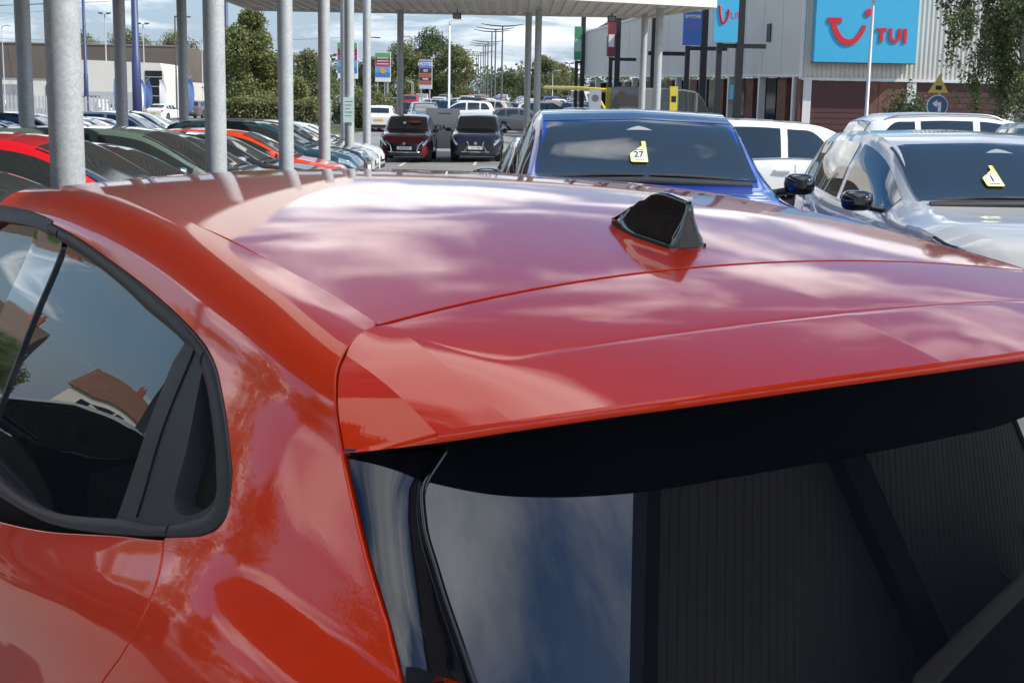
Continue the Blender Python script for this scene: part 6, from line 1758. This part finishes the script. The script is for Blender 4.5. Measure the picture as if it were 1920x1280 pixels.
for i, (x, y, mt, lab) in enumerate([(-35.4, 121, FLAGB, 'blue feather flag next to the white panel van'), (-34.0, 123, FLAGW, 'white feather flag between two blue ones'), (-32.6, 121, FLAGB, 'broad blue feather flag beside the blue line pole'), (-38.4, 140, FLAGB, 'slim blue feather flag before the gabled showroom'), (-35.8, 138, FLAGW, 'white feather flag before the glazed corner'), (-29.2, 122, FLAGB, 'blue feather flag at the roadside past the showroom'), (-45.2, 114, FLAGW, 'pale feather flag behind the palisade fence')]):
    e = empty('feather_flag', (x, y, zg(y, x)), R(random.uniform(-30, 30)), lab, 'flag', 'feather flags')
    MB().tube([(0, 0, 0), (0, 0, 3.0), (.1, 0, 3.5), (.4, 0, 3.75)], .025, 6).build('pole', LAMPG, e, smooth=True)
    m = MB(); m.grid([[(.02 + w_ * t, .06 * math.sin(z * 2 + t * 3), z + (0 if t == 0 else 0)) for t in (0, .33, .66, 1)] for z, w_ in ((.7, .45), (1.4, .62), (2.2, .66), (2.9, .6), (3.3, .5), (3.65, .35))]); m.build('flag', mt, e, smooth=True)
MB().box(-.2, .2, -.1, .1, 0, 1.1).build('cable_cabinet', pm('cabinet_orange', (.6, .25, .03), .5), None, loc=(-23.4, 86, zg(86, -23))); tag(bpy.data.objects['cable_cabinet'], 'small orange cabinet at the foot of the blue line pole', 'cabinet')
# far roof and pale sheds at the head of the car park
e = empty('far_shed', (2.4, 262, zg(262)), 0, 'low pale shed far beyond the lamp columns', 'building'); MB().box(-6, 8, 0, 8, 0, 3.0).build('wall', pm('shed_grey', (.4, .42, .43), .6), e); MB().box(-6.2, 8.2, -.2, 8.2, 3.0, 3.8).build('roof', ROOFB, e)
# paler concrete of the yard and painted bay lines
def sheet(name, poly, mat, dz, step=2.0):
    P, F = cdt(densify(np.array(poly, float), step), step)
    m = MB(); m.add([(p[0], p[1], zg(p[1], p[0]) + dz) for p in P], F); o = m.build(name, mat, smooth=True); tag(o, kind='structure')
    return o
GRASS = leaf_mat('verge_grass', (.06, .09, .02), (.12, .14, .04), .4)
sheet('grass_verge', [(-60, 92), (-27, 92), (-23, 74), (-9, 74), (-8, 90), (-16, 150), (-14, 160), (-30, 160), (-26, 112), (-60, 104)], GRASS, .012, 4)
sheet('road', [(-60, 112), (-27.5, 112), (-32, 170), (-40, 300), (-28, 300), (-22, 170), (-17.5, 92), (-17, 60), (-24, 60), (-26, 90), (-60, 106)], pm('road_grey', (.20, .195, .18), .85, noise_amt=.12, noise_scale=.3), .02, 4)
LINE = pm('line_paint', (.62, .61, .57), .7, noise_amt=.2, noise_scale=3)
for i in range(14):
    y = 10.0 + i * 3.0
    xa, xb = -2.0 - .036 * y, -6.6 - .036 * y
    m = MB(); xs = np.linspace(xa, xb, 8); m.grid([[(x, yy, zg(yy, x) + .006) for x in xs] for yy in (y - .05, y + .05)]); o = m.build('bay_line', LINE); tag(o, kind='structure')
for i in range(6):
    x = -6.4 + i * 2.5; ys = np.linspace(46, 51, 6)
    m = MB(); m.grid([[(xx, yy, zg(yy, xx) + .006) for yy in ys] for xx in (x - .05, x + .05)]); o = m.build('bay_line', LINE); tag(o, kind='structure')

# ------------------------------------------------------------------ terraced houses across the street on the left (mirrored in the car)
TILE = pm('roof_tile', (.20, .10, .065), .8, noise_amt=.25, noise_scale=2.5); TILE2 = pm('roof_tile_dark', (.12, .085, .065), .8, noise_amt=.25, noise_scale=2.5)
RENDER = pm('house_render', (.68, .63, .52), .7, noise_amt=.06, noise_scale=.6); REDBRICK = pm('red_brick', (.36, .10, .055), .8, noise_amt=.2, noise_scale=4)
def house(x, y, rz, w, dpt, eave, ridge, wall, roofm, label):
    e = empty('terraced_house', (x, y, zg(y, x)), R(rz), label, 'house', 'houses across the street')
    MB().box(-w / 2, w / 2, 0, dpt, 0, eave).build('wall', wall, e)
    m = MB(); o = .35
    m.add([(-w / 2 - o, -o, eave - .1), (w / 2 + o, -o, eave - .1), (w / 2 + o, dpt + o, eave - .1), (-w / 2 - o, dpt + o, eave - .1), (-w / 2 - o, dpt / 2, ridge), (w / 2 + o, dpt / 2, ridge)],
          [(0, 1, 5, 4), (2, 3, 4, 5), (1, 2, 5), (3, 0, 4), (0, 3, 2, 1)]); rf = m.build('roof', roofm, e)
    for cx in (-w * .36, w * .30):
        MB().box(cx - .45, cx + .45, dpt / 2 - .35, dpt / 2 + .35, ridge - .8, ridge + 1.1).build('chimney', REDBRICK, rf)
        for k in (-.22, .22): MB().tube([(cx + k, dpt / 2, ridge + 1.1), (cx + k, dpt / 2, ridge + 1.55)], .12, 8).build('chimney_pot', REDBRICK, rf)
    for fl in (0.9, 3.5):
        for k in range(3):
            if fl < 2 and k == 1:
                MB().box(-.5, .5, -.05, .02, 0, 2.1).build('door', pm('door_green', (.04, .12, .08), .4), e); continue
            cx = -w * .32 + k * w * .32
            wn_ = MB().box(cx - .75, cx + .75, -.06, .02, fl, fl + 1.35).build('window', WHITEP, e)
            MB().box(cx - .66, cx - .04, -.075, -.055, fl + .1, fl + 1.25).box(cx + .04, cx + .66, -.075, -.055, fl + .1, fl + 1.25).build('pane', SHOP, wn_)
    return e
house(-80, 57, 58, 9, 8, 5.6, 8.8, RENDER, TILE, 'cream terraced house with red chimneys facing the canopy')
house(-73, 69, 58, 9, 8, 5.6, 9.0, REDBRICK, TILE2, 'red brick terraced house with dark tiled roof')
house(-87, 44, 62, 9, 8, 5.6, 8.4, RENDER, TILE2, 'cream terraced house with dark brown tiled roof')
house(-65, 81, 58, 8, 8, 4.8, 7.6, RENDER, TILE, 'cream end house with red roof beside the street tree')
house(-92, 24, 75, 12, 8, 5.0, 8.0, REDBRICK, TILE, 'long red brick house with red tiled roof')
house(-94, 4, 88, 11, 8, 5.2, 8.2, RENDER, TILE2, 'pale rendered house next to the long brick house')
tree(-66, 44, 7.4, 6.5, 'leafy street tree before the terraced houses', OLIVE, 9000, .20, .15, 26, 61)
tree(-58, 14, 7, 7, 'broad street tree before the long brick house', DEEP, 5000, .26, .2, 22, 62)
bush(-45, 50, 2.6, 6, 3, 'garden hedge before the terraced houses', HEDGE, 2500, .18, 63, True, name='hedge')
tree(-58, 51, 5.0, 5, 'round garden tree before the red brick house', DEEP, 7000, .20, .15, 24, 64)
house(-58, 92, 55, 9, 8, 4.4, 6.8, RENDER, TILE2, 'cream house with dark roof at the end of the street')
for i, (x, y, h, w, mt, lab) in enumerate([(-38, 20, 8.5, 9, OLIVE, 'tall olive screen tree added beside the long brick house'), (-36, 10, 7.5, 9, DEEP, 'dark spreading screen tree added facing the bays'), (-37, -1, 8.8, 10, DEEP, 'tall dark screen tree added facing the bays'), (-35, -12, 7.8, 9, OLIVE, 'rounded olive screen tree added near the pale rendered house'), (-36, -24, 8.5, 10, DEEP, 'dark screen tree added at the quiet end of the street'), (-30, -36, 8.5, 10, OLIVE, 'wide olive screen tree added behind the canopy end')]):
    tree(x, y, h, w, lab, mt, 7000, .32, .06, 30, 80 + i, 'added screen trees')  # unseen trees, added to hide low sky from the red car's side reflections
# two walkers beyond the car park
def person(x, y, rz, top, legs, label, stride=.22, lean=0.0):
    h = 1.74
    J = [(0, 0, .93), (0, .01, 1.18), (0, .0, 1.42), (0, .015, 1.52), (0, .03, 1.62), (0, .03, 1.72),      # 0..5 pelvis chest neck head
         (-.10, 0, .90), (-.11, stride, .48), (-.10, stride * .9, .07), (-.10, stride * .9 + .14, .03),      # 6..9 left leg
         (.10, 0, .90), (.11, -stride * .6, .50), (.10, -stride * 1.3, .10), (.10, -stride * 1.3 + .13, .03),
         (-.19, 0, 1.40), (-.24, -.10, 1.13), (-.22, -.02, .88), (-.215, .02, .79), (.19, 0, 1.40), (.24, .12, 1.14), (.21, .26, .95), (.20, .32, .88)]
    E_ = [(0, 1), (1, 2), (2, 3), (3, 4), (4, 5), (0, 6), (6, 7), (7, 8), (8, 9), (0, 10), (10, 11), (11, 12), (12, 13), (2, 14), (14, 15), (15, 16), (16, 17), (2, 18), (18, 19), (19, 20), (20, 21)]
    rad = [.15, .16, .14, .055, .095, .07, .10, .07, .05, .035, .10, .07, .05, .035, .065, .05, .04, .035, .065, .05, .04, .035]
    me = bpy.data.meshes.new('person'); me.from_pydata(J, E_, []); o = bpy.data.objects.new('person', me); COL.objects.link(o)
    sk = o.modifiers.new('skin', 'SKIN')
    for i, r_ in enumerate(rad): me.skin_vertices[0].data[i].radius = (r_, r_ * .8)
    me.skin_vertices[0].data[0].use_root = True
    su = o.modifiers.new('sub', 'SUBSURF'); su.levels = 1; su.render_levels = 1
    dg = bpy.context.evaluated_depsgraph_get(); dg.update()
    m2 = bpy.data.meshes.new_from_object(o.evaluated_get(dg)); bpy.data.objects.remove(o)
    m2.materials.clear()
    for mm in (top, legs, pm('skin', (.42, .25, .18), .6), pm('hair_dark', (.03, .022, .018), .7)): m2.materials.append(mm)
    for p in m2.polygons:
        z = p.center.z; p.use_smooth = True
        p.material_index = 3 if z > 1.66 or (z > 1.58 and p.center.y < .0) else 2 if z > 1.50 else 1 if z < .92 and abs(p.center.x) < .18 else 2 if z < .84 else 0
    o = bpy.data.objects.new('person', m2); o.location = (x, y, zg(y, x)); o.rotation_euler = (0, 0, R(rz)); link(o)
    tag(o, label, 'person')
person(-15.9, 172, 160, pm('coat_black', (.02, .02, .022), .8), pm('jeans_dark', (.03, .035, .05), .8), 'person in black walking beside another past the totem')
person(-14.9, 171.5, 170, pm('coat_plum', (.09, .04, .06), .8), pm('trousers_black', (.02, .02, .02), .8), 'person in a plum top and black trousers walking towards the yard')
